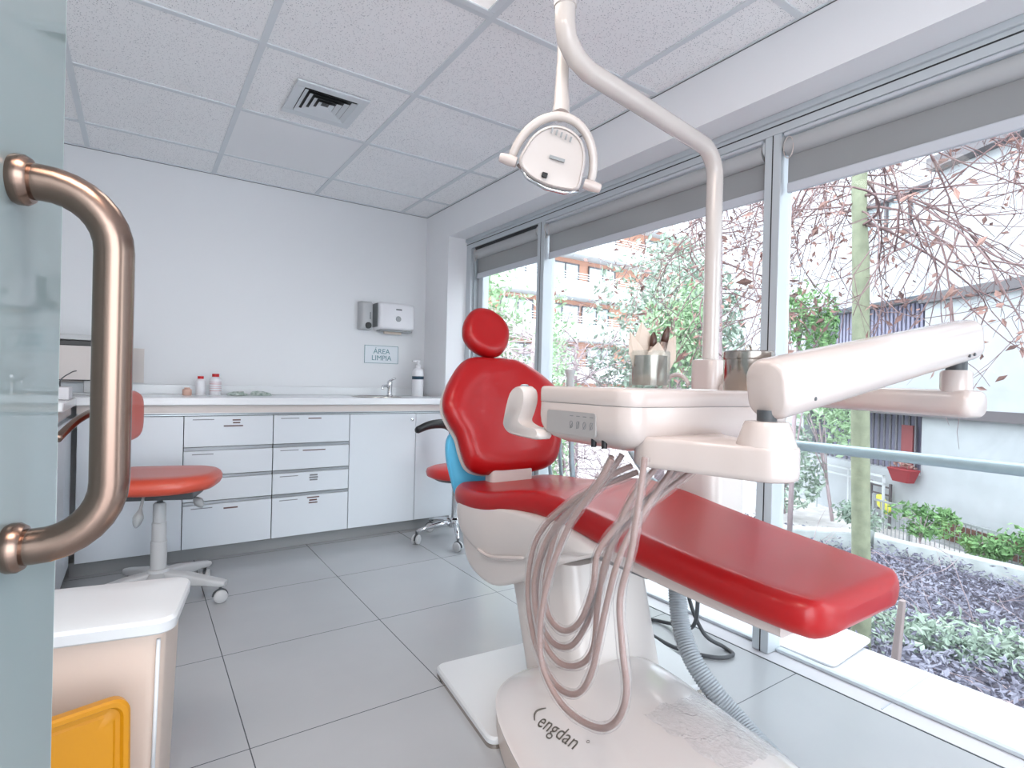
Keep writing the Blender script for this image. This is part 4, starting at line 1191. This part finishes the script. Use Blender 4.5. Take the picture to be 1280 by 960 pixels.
# lamp head: D-shaped reflector housing in a half-ring yoke
lx = (RT * .955 - UP * .30).normalized(); ly = (UP * .955 + RT * .30 - FW * .25)
LM = frame((.957, 1.222, 1.622), lx, ly)
ho = [(-.092, -.030), (-.088, .01), (-.070, .055), (-.035, .085), (.01, .092), (.055, .075), (.082, .035), (.090, -.01), (.090, -.050), (.06, -.062), (0, -.066), (-.055, -.056)]
hb_ = blob_pts(ho, 4)
bm = bmesh.new()
loft(bm, [[LM @ Vector((a * s, b * s, w)) for a, b in hb_] for w, s in ((-.055, .55), (-.045, .8), (-.02, .96), (.0, 1.0), (.018, 1.0), (.024, .97), (.026, .93), (.020, .90), (.018, .5))])
hd_ = obj('lamp_head', bm, M['white2'], lp, smooth=True, auto=45)
bm = bmesh.new(); tube(bm, [LM @ Vector(p) for p in [(-.094, -.034, .0), (-.055, -.063, .008), (0, -.074, .012), (.055, -.070, .008), (.092, -.054, 0)]], .006, 10); obj('front_rim', bm, M['chrome'], hd_, smooth=True)
bm = bmesh.new(); B(bm, -.020, -.004, -.050, -.036, .018, .031, mtx=LM); obj('sensor_window', bm, M['black'], hd_, bevel=.002)
bm = bmesh.new(); B(bm, -.014, .03, .004, .012, .018, .0275, mtx=LM)
for k in range(5): B(bm, -.030 + k * .014, -.025 + k * .014, .066 - .002 * k, .080 - .002 * k, .0265, .029, mtx=LM)
obj('cooling_slot', bm, M['grey'], hd_)
bm = bmesh.new(); ys = [LM @ Vector((.118 * math.cos(a), -.028 + .150 * math.sin(a), -.008)) for a in [PI * k / 24 for k in range(25)]]
tube(bm, ys, [.010] + [.0125] * 23 + [.010], 14, sx=1.3); yk = obj('yoke', bm, M['ivory'], lp, smooth=True)
for s in (-1, 1):
    bm = bmesh.new(); mt = LM @ Matrix.Translation((s * .100, -.030, 0))
    rings = []
    for w, r_ in ((0, .014), (.020 * 1, .016), (.045, .013), (.050, .011)):
        rings.append([mt @ Vector((s * w, r_ * math.cos(2 * PI * k / 18), r_ * math.sin(2 * PI * k / 18))) for k in range(18)])
    loft(bm, rings); obj('side_grip', bm, M['white'], yk, smooth=True, auto=45)

# ================================================================ FLOOR HOSE, CABLES
def corrugated(pts, r, pitch=.008):
    c = catmull(pts, 30); L = [0]
    for a, b in zip(c, c[1:]): L.append(L[-1] + (b - a).length)
    out = []; rr = []; n = int(L[-1] / (pitch / 4)); j = 0
    for i in range(n + 1):
        s = L[-1] * i / n
        while j < len(L) - 2 and L[j + 1] < s: j += 1
        f = (s - L[j]) / max(1e-9, L[j + 1] - L[j]); out.append(c[j].lerp(c[j + 1], min(1, f)))
        rr.append(r * (1.0 if (i % 4) in (0, 1) else .90))
    return out, rr
pts = [(1.462, 1.158, .54), (1.462, 1.158, .44), (1.439, 1.140, .345), (1.405, 1.092, .245), (1.385, 1.028, .175), (1.392, .960, .115), (1.405, .905, .073), (1.400, .840, .045), (1.385, .78, .034), (1.33, .68, .034)]
c, rr = corrugated(pts, .029)
bm = bmesh.new(); tube(bm, c, rr, 18)
tag(obj('suction_hose', bm, M['grey_hose'], smooth=True), 'thick corrugated grey suction hose curving down to the floor', 'hose')
for k, (pts, lab) in enumerate((([(1.70, 1.62, .008), (1.80, 1.58, .008), (1.83, 1.48, .02), (1.74, 1.30, .10), (1.68, 1.24, .30), (1.68, 1.24, .43)], 'dark thin cable lying from the plinth towards the window'),
                     ([(1.70, 1.30, .43), (1.74, 1.33, .22), (1.80, 1.30, .06), (1.86, 1.25, .010), (1.84, 1.20, .008), (1.76, 1.22, .010), (1.69, 1.35, .012), (1.66, 1.5, .04)], 'looped dark grey cable on the floor by the window post'))):
    bm = bmesh.new(); tube(bm, catmull(pts, 8), .0075, 10)
    tag(obj('floor_cable', bm, M['cable'], smooth=True), lab, 'cable')
# white board lying on the sill outside the glass
bm = bmesh.new(); bp_ = [(2.085, 1.235), (2.06, .985), (2.25, .86), (2.53, .99), (2.35, 1.22)]
bp_ = [(2.06, 1.24), (2.075, .955), (2.42, .97), (2.44, 1.25)]
loft(bm, [[(p[0], p[1], p[2] + (p[0] - 2.0) * .02) for p in rpoly(bp_, .03, z)] for z in (.0005, .008)])
tag(obj('white_board', bm, M['board']), 'white flat board lying on the outer window sill by the post', 'board')

# ================================================================ OUTSIDE
GZ = -1.15
def gh(x, y):
    """garden ground: high beside the building, falling away towards the far wall"""
    t = min(1, max(0, (x - 3.2) / 3.2))
    z = -.72 + (GZ + .72) * t * t * (3 - 2 * t)
    return z + .07 * noise.noise(Vector((x * .8, y * .8, 0)))
bm = bmesh.new(); nx, ny = 60, 110; g = []
for i in range(nx + 1):
    g.append([bm.verts.new((x_, y_, gh(x_, y_) if x_ > 2.4 else -.72)) for x_, y_ in [(2.351 + (8.35 - 2.351) * i / nx, -3 + 17.0 * j / ny) for j in range(ny + 1)]])
for i in range(nx):
    for j in range(ny): bm.faces.new((g[i][j], g[i + 1][j], g[i + 1][j + 1], g[i][j + 1]))
tag(obj('garden_ground', bm, M['soil'], smooth=True), kind='structure')
tag(obj('outer_ground', box(-30, 90, -30, 90, -1.6, -1.25), M['ground']), kind='structure')
bm = bmesh.new(); B(bm, 2.2, 2.35, YB, 3.6, -1.3, -.1)
tag(obj('outer_wall', bm, M['facade']), kind='structure')

# handrail outside the glass
t = thing('guard_rail', 'pale blue-grey metal pipe rail running outside the window', 'railing', (2.24, 1.0, 0))
bm = bmesh.new(); lathe(bm, [(.001, -1.3), (.020, -1.3), (.020, 3.4), (.001, 3.4)], (2.24, 0, .768), 20, 'Y'); obj('pipe', bm, M['rail'], t, smooth=True, auto=40)
for y in (-1.2, 1.31, 3.35):
    bm = bmesh.new(); lathe(bm, [(.014, 0), (.014, .752)], (2.24, y, 0), 14); obj('upright', bm, M['rail'], t, smooth=True)

def leaves(bm, pts, size, rnd, mi=0, flat=.0):
    for p in pts:
        s = size * rnd.uniform(.6, 1.4)
        d = Vector((rnd.gauss(0, 1), rnd.gauss(0, 1), rnd.gauss(0, 1) * (1 - flat))).normalized()
        n = d.orthogonal().normalized(); n = Matrix.Rotation(rnd.uniform(0, 6.28), 3, d) @ n
        w = d.cross(n)
        a = bm.verts.new(p - d * s); b = bm.verts.new(p + w * s * .42 + n * s * .12); c = bm.verts.new(p + d * s); e = bm.verts.new(p - w * s * .42 + n * s * .12)
        m_ = bm.verts.new(p + n * .0 - n * s * .08)
        for f in ((a, b, m_), (b, c, m_), (c, e, m_), (e, a, m_)): bm.faces.new(f).material_index = mi

def crown_pts(c, rad, n, rnd, clumps=14, cr=.38):
    cl = []
    while len(cl) < clumps:
        v = Vector((rnd.uniform(-1, 1), rnd.uniform(-1, 1), rnd.uniform(-1, 1)))
        if v.length < 1: cl.append(v)
    out = []
    for i in range(n):
        q = rnd.choice(cl)
        v = q + Vector((rnd.gauss(0, cr), rnd.gauss(0, cr), rnd.gauss(0, cr)))
        if v.length > 1.25: v = v * (1.2 / v.length)
        out.append(Vector((c[0] + v.x * rad[0], c[1] + v.y * rad[1], c[2] + v.z * rad[2])))
    return out

def twig_walk(bm, p, d, L, r, rnd, depth, bend=.25, down=.0, tips=None, k=5):
    pts = [p.copy()]; n = max(4, int(L / .12)); c = Vector((rnd.gauss(0, 1), rnd.gauss(0, 1), rnd.gauss(0, 1))).normalized()
    step = L / n; kids = []
    for i in range(n):
        d = (d + c * bend * .35 + Vector((rnd.gauss(0, .06), rnd.gauss(0, .06), rnd.gauss(0, .06) - down * .08))).normalized()
        if rnd.random() < .12: c = Vector((rnd.gauss(0, 1), rnd.gauss(0, 1), rnd.gauss(0, 1))).normalized()
        p = p + d * step; pts.append(p.copy())
        if depth > 0 and i > 0 and rnd.random() < .55: kids.append((p.copy(), d.copy(), i / n))
    tube(bm, pts, [r * (1 - .65 * i / n) for i in range(n + 1)], k if r > .012 else 4)
    if tips is not None and depth == 0: tips.append(p.copy())
    for kp, kd, f in kids:
        nd = (kd + Vector((rnd.gauss(0, .6), rnd.gauss(0, .6), rnd.gauss(0, .5)))).normalized()
        twig_walk(bm, kp, nd, L * rnd.uniform(.35, .6), r * .6, rnd, depth - 1, bend, down, tips)

def leafy(name, label, cat, base, crown, rad, n, size, m, seed, group=None, stem=.03, clumps=16, twigs=6, cr=.33):
    rnd = random.Random(seed)
    t = thing(name, label, cat, base, group)
    bm = bmesh.new(); leaves(bm, crown_pts(crown, rad, n, rnd, clumps, cr), size, rnd); obj('foliage', bm, M[m], t)
    bm = bmesh.new(); b = Vector(base); c = Vector(crown)
    top = c + Vector((0, 0, rad[2] * .2))
    tube(bm, [b, b.lerp(top, .5) + Vector((.02, .02, 0)), top], [stem, stem * .8, stem * .4], 8)
    for i in range(twigs):
        s = b.lerp(top, rnd.uniform(.35, .95))
        e = c + Vector((rnd.uniform(-.8, .8) * rad[0], rnd.uniform(-.8, .8) * rad[1], rnd.uniform(-.4, .8) * rad[2]))
        tube(bm, [s, s.lerp(e, .5) + Vector((0, 0, .05)), e], [stem * .4, stem * .3, stem * .15], 5)
    obj('stems', bm, M['twig2'], t, smooth=True)
    return t

# green-barked tree just outside the near window
tr_ = thing('bare_tree', 'slim pale green tree trunk with bare brown twigs, nearest outside the large window', 'tree', (4.28, 1.80, gh(4.28, 1.8)))
bm = bmesh.new(); tube(bm, catmull([(4.285, 1.79, -.9), (4.28, 1.80, -.3), (4.25, 1.82, .8), (4.235, 1.835, 1.8), (4.21, 1.85, 2.6), (4.25, 1.80, 3.6)], 5), [.062] * 6 + [.058] * 6 + [.054] * 5 + [.048] * 9, 16)
obj('trunk', bm, M['bark_green'], tr_, smooth=True)
rnd = random.Random(5); tips = []
bm = bmesh.new()
for i in range(54):
    z = rnd.uniform(2.15, 3.5); a = rnd.uniform(-PI * .95, PI * .75)
    twig_walk(bm, Vector((4.22, 1.845, z)), Vector((math.cos(a), math.sin(a), rnd.uniform(-.55, .35))), rnd.uniform(.9, 1.8), rnd.uniform(.006, .012), rnd, 2, .55, .5, tips)
obj('branches', bm, M['twig'], tr_, smooth=True)
lp_ = [p + Vector((rnd.gauss(0, .05), rnd.gauss(0, .05), rnd.gauss(0, .05))) for p in tips for _ in range(3) if rnd.random() < .33]
bm = bmesh.new(); leaves(bm, lp_, .035, rnd); obj('dry_leaves', bm, M['dryleaf'], tr_)

def bare(label, base, top, crown_z, n, L, seed, m='twig', leafn=.3, size=.045, r0=.06, down=.5, rng=(-PI, PI), k=.014, dp=2, sub=None):
    rnd = random.Random(seed); t = thing('bare_tree', label, 'tree', base)
    b = Vector(base); tp = Vector(top)
    bm = bmesh.new(); tube(bm, catmull([b, b.lerp(tp, .35) + Vector((.05, .04, 0)), b.lerp(tp, .7) - Vector((.04, 0, 0)), tp], 4), [r0] * 5 + [r0 * .8] * 4 + [r0 * .55] * 4, 10)
    obj('trunk', bm, M['twig2'], t, smooth=True)
    tips = []; bm = bmesh.new()
    for i in range(n):
        f = (rnd.uniform(*crown_z) - b.z) / (tp.z - b.z); a = rnd.uniform(*rng)
        twig_walk(bm, b.lerp(tp, min(1, f)), Vector((math.cos(a), math.sin(a), rnd.uniform(-.4, .5))), L * rnd.uniform(.6, 1.2), rnd.uniform(.6, 1.2) * k, rnd, dp, .5, down, tips)
    obj('branches', bm, M[m], t, smooth=True)
    if leafn:
        bm = bmesh.new(); leaves(bm, [p + Vector((rnd.gauss(0, .08), rnd.gauss(0, .08), rnd.gauss(0, .08))) for p in tips for _ in range(4) if rnd.random() < leafn], size, rnd); obj('dry_leaves', bm, M['dryleaf'], t)
    return t
bare('bare tree with drooping twigs and brown seed clusters at the right edge of the view', (5.9, .55, -1.1), (5.8, .7, 4.2), (2.2, 4.2), 30, 1.6, 11, leafn=.22, down=1.0, k=.012)
bare('tree with reddish dry leaves seen right of the white lamp pole', (5.6, 3.9, -1.1), (5.5, 3.9, 4.2), (2.0, 4.0), 42, 1.35, 12, leafn=.7, size=.036, k=.010)
bare('leafless pinkish thicket tree behind the instrument jar', (6.6, 7.6, -1.1), (6.6, 7.6, 1.8), (-.6, 1.8), 60, 1.6, 13, 'twig2', 0, down=.2, k=.014)
bare('leafless pale thicket tree beside the second window post', (5.2, 7.0, -1.1), (5.2, 7.0, 1.9), (-.6, 1.7), 55, 1.3, 14, 'twig2', 0, down=.2, k=.012)

# bushes and leafy trees
leafy('leafy_tree', 'large grey-green leafy tree behind the instrument jar', 'tree', (8.1, 6.9, -1.25), (8.1, 6.9, 2.0), (1.25, 1.1, 1.5), 6500, .075, 'leaf_grey', 21, None, .10, 26, 12, .28)
leafy('leafy_tree', 'light green leafy tree low behind the grey-green tree', 'tree', (6.9, 5.6, -1.2), (7.0, 5.6, 1.75), (.55, .5, .75), 1500, .06, 'leaf_pale', 22, None, .05, 12, 6)
leafy('leafy_tree', 'bright green climbing tree filling the narrow far window', 'tree', (5.3, 8.8, -1.2), (5.3, 8.8, 1.7), (1.15, .8, 2.0), 4200, .075, 'leaf_pale', 23, None, .07, 26, 10)
leafy('leafy_shrub', 'fresh green shrub beside the second window post', 'shrub', (5.3, 6.1, -1.2), (4.95, 6.2, .6), (.25, .4, 1.6), 1500, .04, 'leaf_pale', 24, None, .03, 14, 6)
leafy('hanging_climber', 'green climber hanging by the dark recess near the window post', 'climber', (6.9, 3.75, -1.2), (6.95, 3.72, 1.85), (.38, .35, .55), 1100, .045, 'leaf', 25, None, .035, 9, 5)
leafy('leafy_shrub', 'pale bluish-green shrub by the far fence left of the ladder', 'shrub', (9.2, 5.1, -1.15), (9.2, 5.1, -.35), (.55, .5, .6), 900, .06, 'leaf_grey', 26, None, .03, 9, 6)
leafy('leafy_shrub', 'green shrub under the shade trees beyond the violet fence', 'shrub', (9.4, 4.4, -1.15), (9.6, 4.75, .35), (.8, .5, .45), 700, .06, 'leaf_pale', 33, None, .03, 9, 6)
for i, (x, y, z, r_, mm, lab) in enumerate(((8.75, 1.75, -.78, .34, 'leaf', 'bright green broad-leaved shrub by the wire fence at the right edge'), (8.72, 2.95, -.72, .30, 'leaf', 'bright green shrub in the middle of the wire fence'), (8.8, 2.3, -.92, .20, 'leaf', 'small green shrub low before the brown vent grille'), (8.7, 1.15, -.72, .38, 'leaf_grey', 'grey-green broad-leaved shrub at the right edge of the bed'), (8.75, 3.75, -.85, .28, 'leaf_grey', 'low dull green shrub at the far end of the garden kerb'), (6.4, 3.6, -.95, .35, 'leaf', 'small fresh green plant beside the green trunk'))):
    leafy('leafy_shrub', lab, 'shrub', (x, y, gh(x, y) if x < 8.3 else -1.25), (x, y, z), (r_ * .8, r_ * 1.2, r_ * .62), 700, .042, mm, 40 + i, None, .015, 8, 6)
rnd = random.Random(9)
# purple-grey ground cover: nobody could count its leaves
pts = []
for i in range(30000):
    x = rnd.uniform(3.6, 8.2) ; y = rnd.uniform(-1.5, 5.2)
    if noise.noise(Vector((x * .5, y * .5, 3))) < -.28 and x < 5: continue
    pts.append(Vector((x, y, gh(x, y) + abs(rnd.gauss(0, .07)))))
for i in range(2200):
    x = rnd.uniform(2.6, 3.9); y = rnd.uniform(-.5, 3.5)
    if noise.noise(Vector((x * 1.2, y * 1.2, 8))) > -.05: pts.append(Vector((x, y, gh(x, y) + abs(rnd.gauss(0, .03)))))
bm = bmesh.new(); leaves(bm, pts, .027, rnd, flat=.4)
tag(obj('ground_cover', bm, M['purple_leaf']), 'purple-grey leafy ground cover over the garden bed outside', 'ground cover', kind='stuff')
pts = []
for i in range(2200):
    a = rnd.uniform(0, 1)
    pts.append(Vector((4.7 + 1.0 * a + rnd.gauss(0, .15), 2.0 - 1.6 * a + rnd.gauss(0, .15), gh(5, 1.4) + .06 + abs(rnd.gauss(0, .10)))))
bm = bmesh.new(); leaves(bm, pts, .034, rnd, flat=.2)
tag(obj('low_hedge_growth', bm, M['leaf_grey']), 'dark green-grey clump of creeper across the garden bed', 'creeper', kind='stuff')
# pale dry twigs littering the bed
bm = bmesh.new()
for i in range(90):
    x = rnd.uniform(3.2, 7.8); y = rnd.uniform(.6, 4.6)
    twig_walk(bm, Vector((x, y, gh(x, y) + .02)), Vector((rnd.gauss(0, 1), rnd.gauss(0, 1), rnd.uniform(.1, 1.0))).normalized(), rnd.uniform(.3, .9), .006, rnd, 1, .4, .6)
tag(obj('dry_twigs', bm, M['twig2'], smooth=True), 'pale dry twigs littering the garden bed', 'twigs', kind='stuff')
# stake
bm = bmesh.new(); rings = []
for f, w in ((0, .030), (.3, .028), (.7, .024), (1, .020)):
    c = Vector((3.655, 1.36, -.82)).lerp(Vector((3.705, 1.335, -.22)), f); rings.append([c + Vector((a, b, 0)) for a, b in rrect(w * 2, w * 1.4, .006, 2)])
loft(bm, rings); tag(obj('garden_stake', bm, M['stake']), 'short weathered wooden stake in the bed outside the sill', 'stake')
# kerb of the garden bed
bm = bmesh.new(); loft(bm, [[(8.27 + a, y, -1.12 + b) for a, b in rrect(.14, .34, .02, 2)] for y in (-3, 3.3)])
tag(obj('garden_kerb', bm, M['curb']), kind='structure')
bm = bmesh.new(); loft(bm, [[(8.2 - .28 * k + a, 3.35 + .9 * k * .3, -1.05 + b) for a, b in rrect(.24, .30, .04, 3)] for k in range(6)])
tag(obj('stone_block', bm, M['curb']), 'pale rounded stone block lying by the end of the garden kerb', 'stone')

# white house on the right: facade runs away from the viewer
FM = frame((9.35, 2.1, 0), (.452, .892, 0), (0, 0, 1))       # x along the wall, y up, z = outwards is -z
nrm = FM.to_3x3() @ Vector((0, 0, 1))
OUT = 1 if nrm.dot(Vector((-1, 0, 0))) > 0 else -1       # sign of the direction towards the clinic
def fbox(s0, s1, z0, z1, d0, d1):
    """block on the facade; d is metres in front (+) of the wall face"""
    bm = bmesh.new(); B(bm, s0, s1, z0, z1, min(OUT * d0, OUT * d1), max(OUT * d0, OUT * d1), 0, FM); return bm
wh = thing('white_house', 'white rendered house with dark ledges seen through the large window', 'building', (9.35, 2.1, -1.25))
def wpart(name, bm, m, par=None): return obj(name, bm, M[m], par or wh)
bm = bmesh.new()
for a in ((-7, 1.47, -1.3, 9), (4.25, 9.5, -1.3, 9), (1.47, 4.25, -1.3, -.30), (1.47, 4.25, .74, 1.60), (1.47, 4.25, 2.47, 3.50), (1.47, 4.25, 4.25, 9), ):
    B(bm, *a, *sorted((0, -OUT * .30)), 0, FM)
B(bm, 2.85, 4.25, 3.5, 4.25, *sorted((0, -OUT * .3)), 0, FM)
wpart('wall', bm, 'facade')
wpart('ledge', fbox(-7, 1.50, 2.36, 2.50, 0, .10), 'fband')
wpart('ledge', fbox(-7, 4.3, .62, .76, 0, .10), 'fband')
wpart('ledge', fbox(-7, 1.30, 4.32, 4.50, 0, .22), 'fband')
wpart('slab_edge', fbox(1.40, 4.4, 2.48, 2.60, 0, .16), 'facade_line')
bm = fbox(1.47, 4.25, 1.60, 2.47, -.30, -.34)
wr = wpart('recess', bm, 'recess')
bm = bmesh.new()
for k in range(26): B(bm, 1.50 + k * .085, 1.545 + k * .085, 1.6, 2.44, *sorted((-OUT * .27, -OUT * .24)), 0, FM)
wpart('slat_screen', bm, 'fence_violet', wr)
lo_ = wpart('recess', fbox(1.47, 4.25, -.30, .74, -.30, -.34), 'fence_violet')
bm = bmesh.new()
for k in range(22): B(bm, 1.50 + k * .125, 1.53 + k * .125, -.3, .66, *sorted((-OUT * .20, -OUT * .17)), 0, FM)
wpart('slat_screen', bm, 'recess', lo_)
rm = mat('red_parasol_cloth', (140, 74, 78), .7)
obj('red_curtain', fbox(1.80, 2.02, -.25, .45, -.19, -.16), rm, lo_)
w_ = wpart('window', fbox(1.40, 2.85, 3.50, 4.25, -.10, -.14), 'pane')
bm = bmesh.new()
for s in (1.40, 1.86, 2.34, 2.81): B(bm, s, s + .04, 3.50, 4.25, *sorted((-OUT * .10, -OUT * .05)), 0, FM)
B(bm, 1.40, 2.85, 4.20, 4.25, *sorted((-OUT * .1, OUT * .02)), 0, FM)
wpart('window_bars', bm, 'fband', w_)
bm = bmesh.new()
for z in (3.38, 3.48, 3.58): B(bm, 1.30, 2.95, z, z + .025, *sorted((OUT * .10, OUT * .13)), 0, FM)
wpart('balcony_rail', bm, 'balcony')
for z in (1.85, 2.45, 3.2): wpart('wall_joint', fbox(4.26, 9.5, z, z + .025, 0, .004), 'facade_line')
bm = bmesh.new()
for z in (-.50, -.38): B(bm, 1.75, 4.9, z, z + .03, *sorted((OUT * .35, OUT * .38)), 0, FM)
for s in (1.75, 2.5, 3.3, 4.1, 4.86): B(bm, s, s + .03, -1.2, -.35, *sorted((OUT * .35, OUT * .38)), 0, FM)
wpart('terrace_rail', bm, 'balcony')
# planter basket
pb_ = thing('red_planter', 'red planter basket hanging on the white house wall beside the violet slats', 'planter', FM @ Vector((1.62, -.35, OUT * .15)))
bm = bmesh.new()
loft(bm, [[FM @ Vector((1.62 + a, z, OUT * (.16 + b))) for a, b in rrect(w, d, .03, 3)] for z, w, d in ((-.42, .30, .14), (-.25, .42, .2), (-.22, .44, .22), (-.21, .40, .18))])
obj('basket', bm, mat('planter_red', (140, 50, 56), .6), pb_)
rnd = random.Random(31); bm = bmesh.new(); leaves(bm, [FM @ Vector((1.62 + rnd.uniform(-.2, .2), -.15 + rnd.uniform(-.05, .12), OUT * (.16 + rnd.uniform(-.08, .08)))) for _ in range(60)], .04, rnd); obj('flowers', bm, M['dryleaf'], pb_)
# brown vent grille at the foot of the wall
tag(obj('brown_grille', fbox(-.1, 1.05, -1.15, -.90, 0, .03), mat('rust_brown_grille', (112, 78, 70), .8, var=(20, .3))), 'rusty brown grille at the foot of the white house wall', 'grille')
# ladder
ld_ = thing('black_ladder', 'short black metal ladder leaning on the white house wall', 'ladder', FM @ Vector((2.15, -1.25, OUT * .07)))
for s in (1.93, 2.33): obj('rail', fbox(s, s + .035, -1.25, -.52, .06, .09), M['fband'], ld_)
for k in range(5): obj('rung', fbox(1.96, 2.34, -1.10 + .125 * k, -1.075 + .125 * k, .065, .085), M['fband'], ld_)
bm = bmesh.new(); ymt = FM @ Matrix.Translation((2.02, -.86, OUT * .14)) @ Matrix.Rotation(R(38), 4, 'Z')
loft(bm, [[ymt @ Vector((a * s, b * s, w)) for a, b in rrect(.34, .16, .05, 4)] for w, s in ((-.04, .8), (-.02, 1), (.02, 1), (.04, .8))])
tag(obj('yellow_bag', bm, mat('yellow_bag_plastic', (222, 216, 80), .5, bump=(20, .6, .02))), 'crumpled yellow bag hanging on the black ladder', 'bag')
# wire fence in front of the wall
wf = thing('wire_fence', 'thin grey wire fence before the white house wall', 'fence', FM @ Vector((.2, -1.25, OUT * .42)))
bm = bmesh.new()
for k in range(60): B(bm, -2.6 + k * .075, -2.592 + k * .075, -1.25, -.74, *sorted((OUT * .42, OUT * .428)), 0, FM)
for z in (-1.1, -.95): B(bm, -2.6, 1.9, z, z + .01, *sorted((OUT * .42, OUT * .43)), 0, FM)
obj('wires', bm, M['grey'], wf)
obj('top_rail', fbox(-2.6, 1.9, -.76, -.73, .41, .44), M['grey'], wf)
for s in (-2.6, -.7, 1.2, 1.87): obj('post', fbox(s, s + .04, -1.25, -.66, .40, .44), M['grey'], wf)

# apartment block far behind: facade faces the clinic
ap = thing('apartment_block', 'far apartment block with white balconies and orange brick between windows', 'building', (26, 32, -1.25))
obj('wall', box(16.2, 42, 31.6, 38, -1.3, 21), M['brick'], ap)
for i, zf in enumerate((1.25, 4.35, 7.45, 10.55, 13.65, 16.75)):
    bp = obj('balcony', box(19.55, 41.9, 30.06, 31.7, zf - .24, zf - .02), M['balcony'], ap)
    bm = bmesh.new(); B(bm, 19.5, 42, 29.95, 30.14, zf - .19, zf + .95); B(bm, 19.5, 19.62, 30.14, 31.55, zf - .19, zf + .94)
    obj('parapet', bm, M['balcony'], bp)
    bm = bmesh.new()
    for z in (zf + 1.10, zf + 1.27, zf + 1.45): B(bm, 19.5, 42, 30.02, 30.07, z, z + .05)
    for k in range(12): B(bm, 19.5 + k * 2.0, 19.55 + k * 2.0, 30.02, 30.07, zf + .95, zf + 1.48)
    obj('rail', bm, M['balcony'], bp)
    for k, x in enumerate((21.0, 24.6, 28.4, 34.6, 38.6)):
        w = 3.4 if i == 1 and k == 1 else 2.7
        if i == 1: x -= .6
        wd = obj('window', box(x, x + w, 31.52, 31.62, zf + .0, zf + 2.45), M['pane'], ap)
        bm = bmesh.new()
        for xx in (x - .06, x + w * .52, x + w - .0): B(bm, xx, xx + .08, 31.45, 31.55, zf, zf + 2.5)
        B(bm, x - .06, x + w + .08, 31.45, 31.55, zf + 2.42, zf + 2.52)
        obj('window_bars', bm, M['fband'], wd)
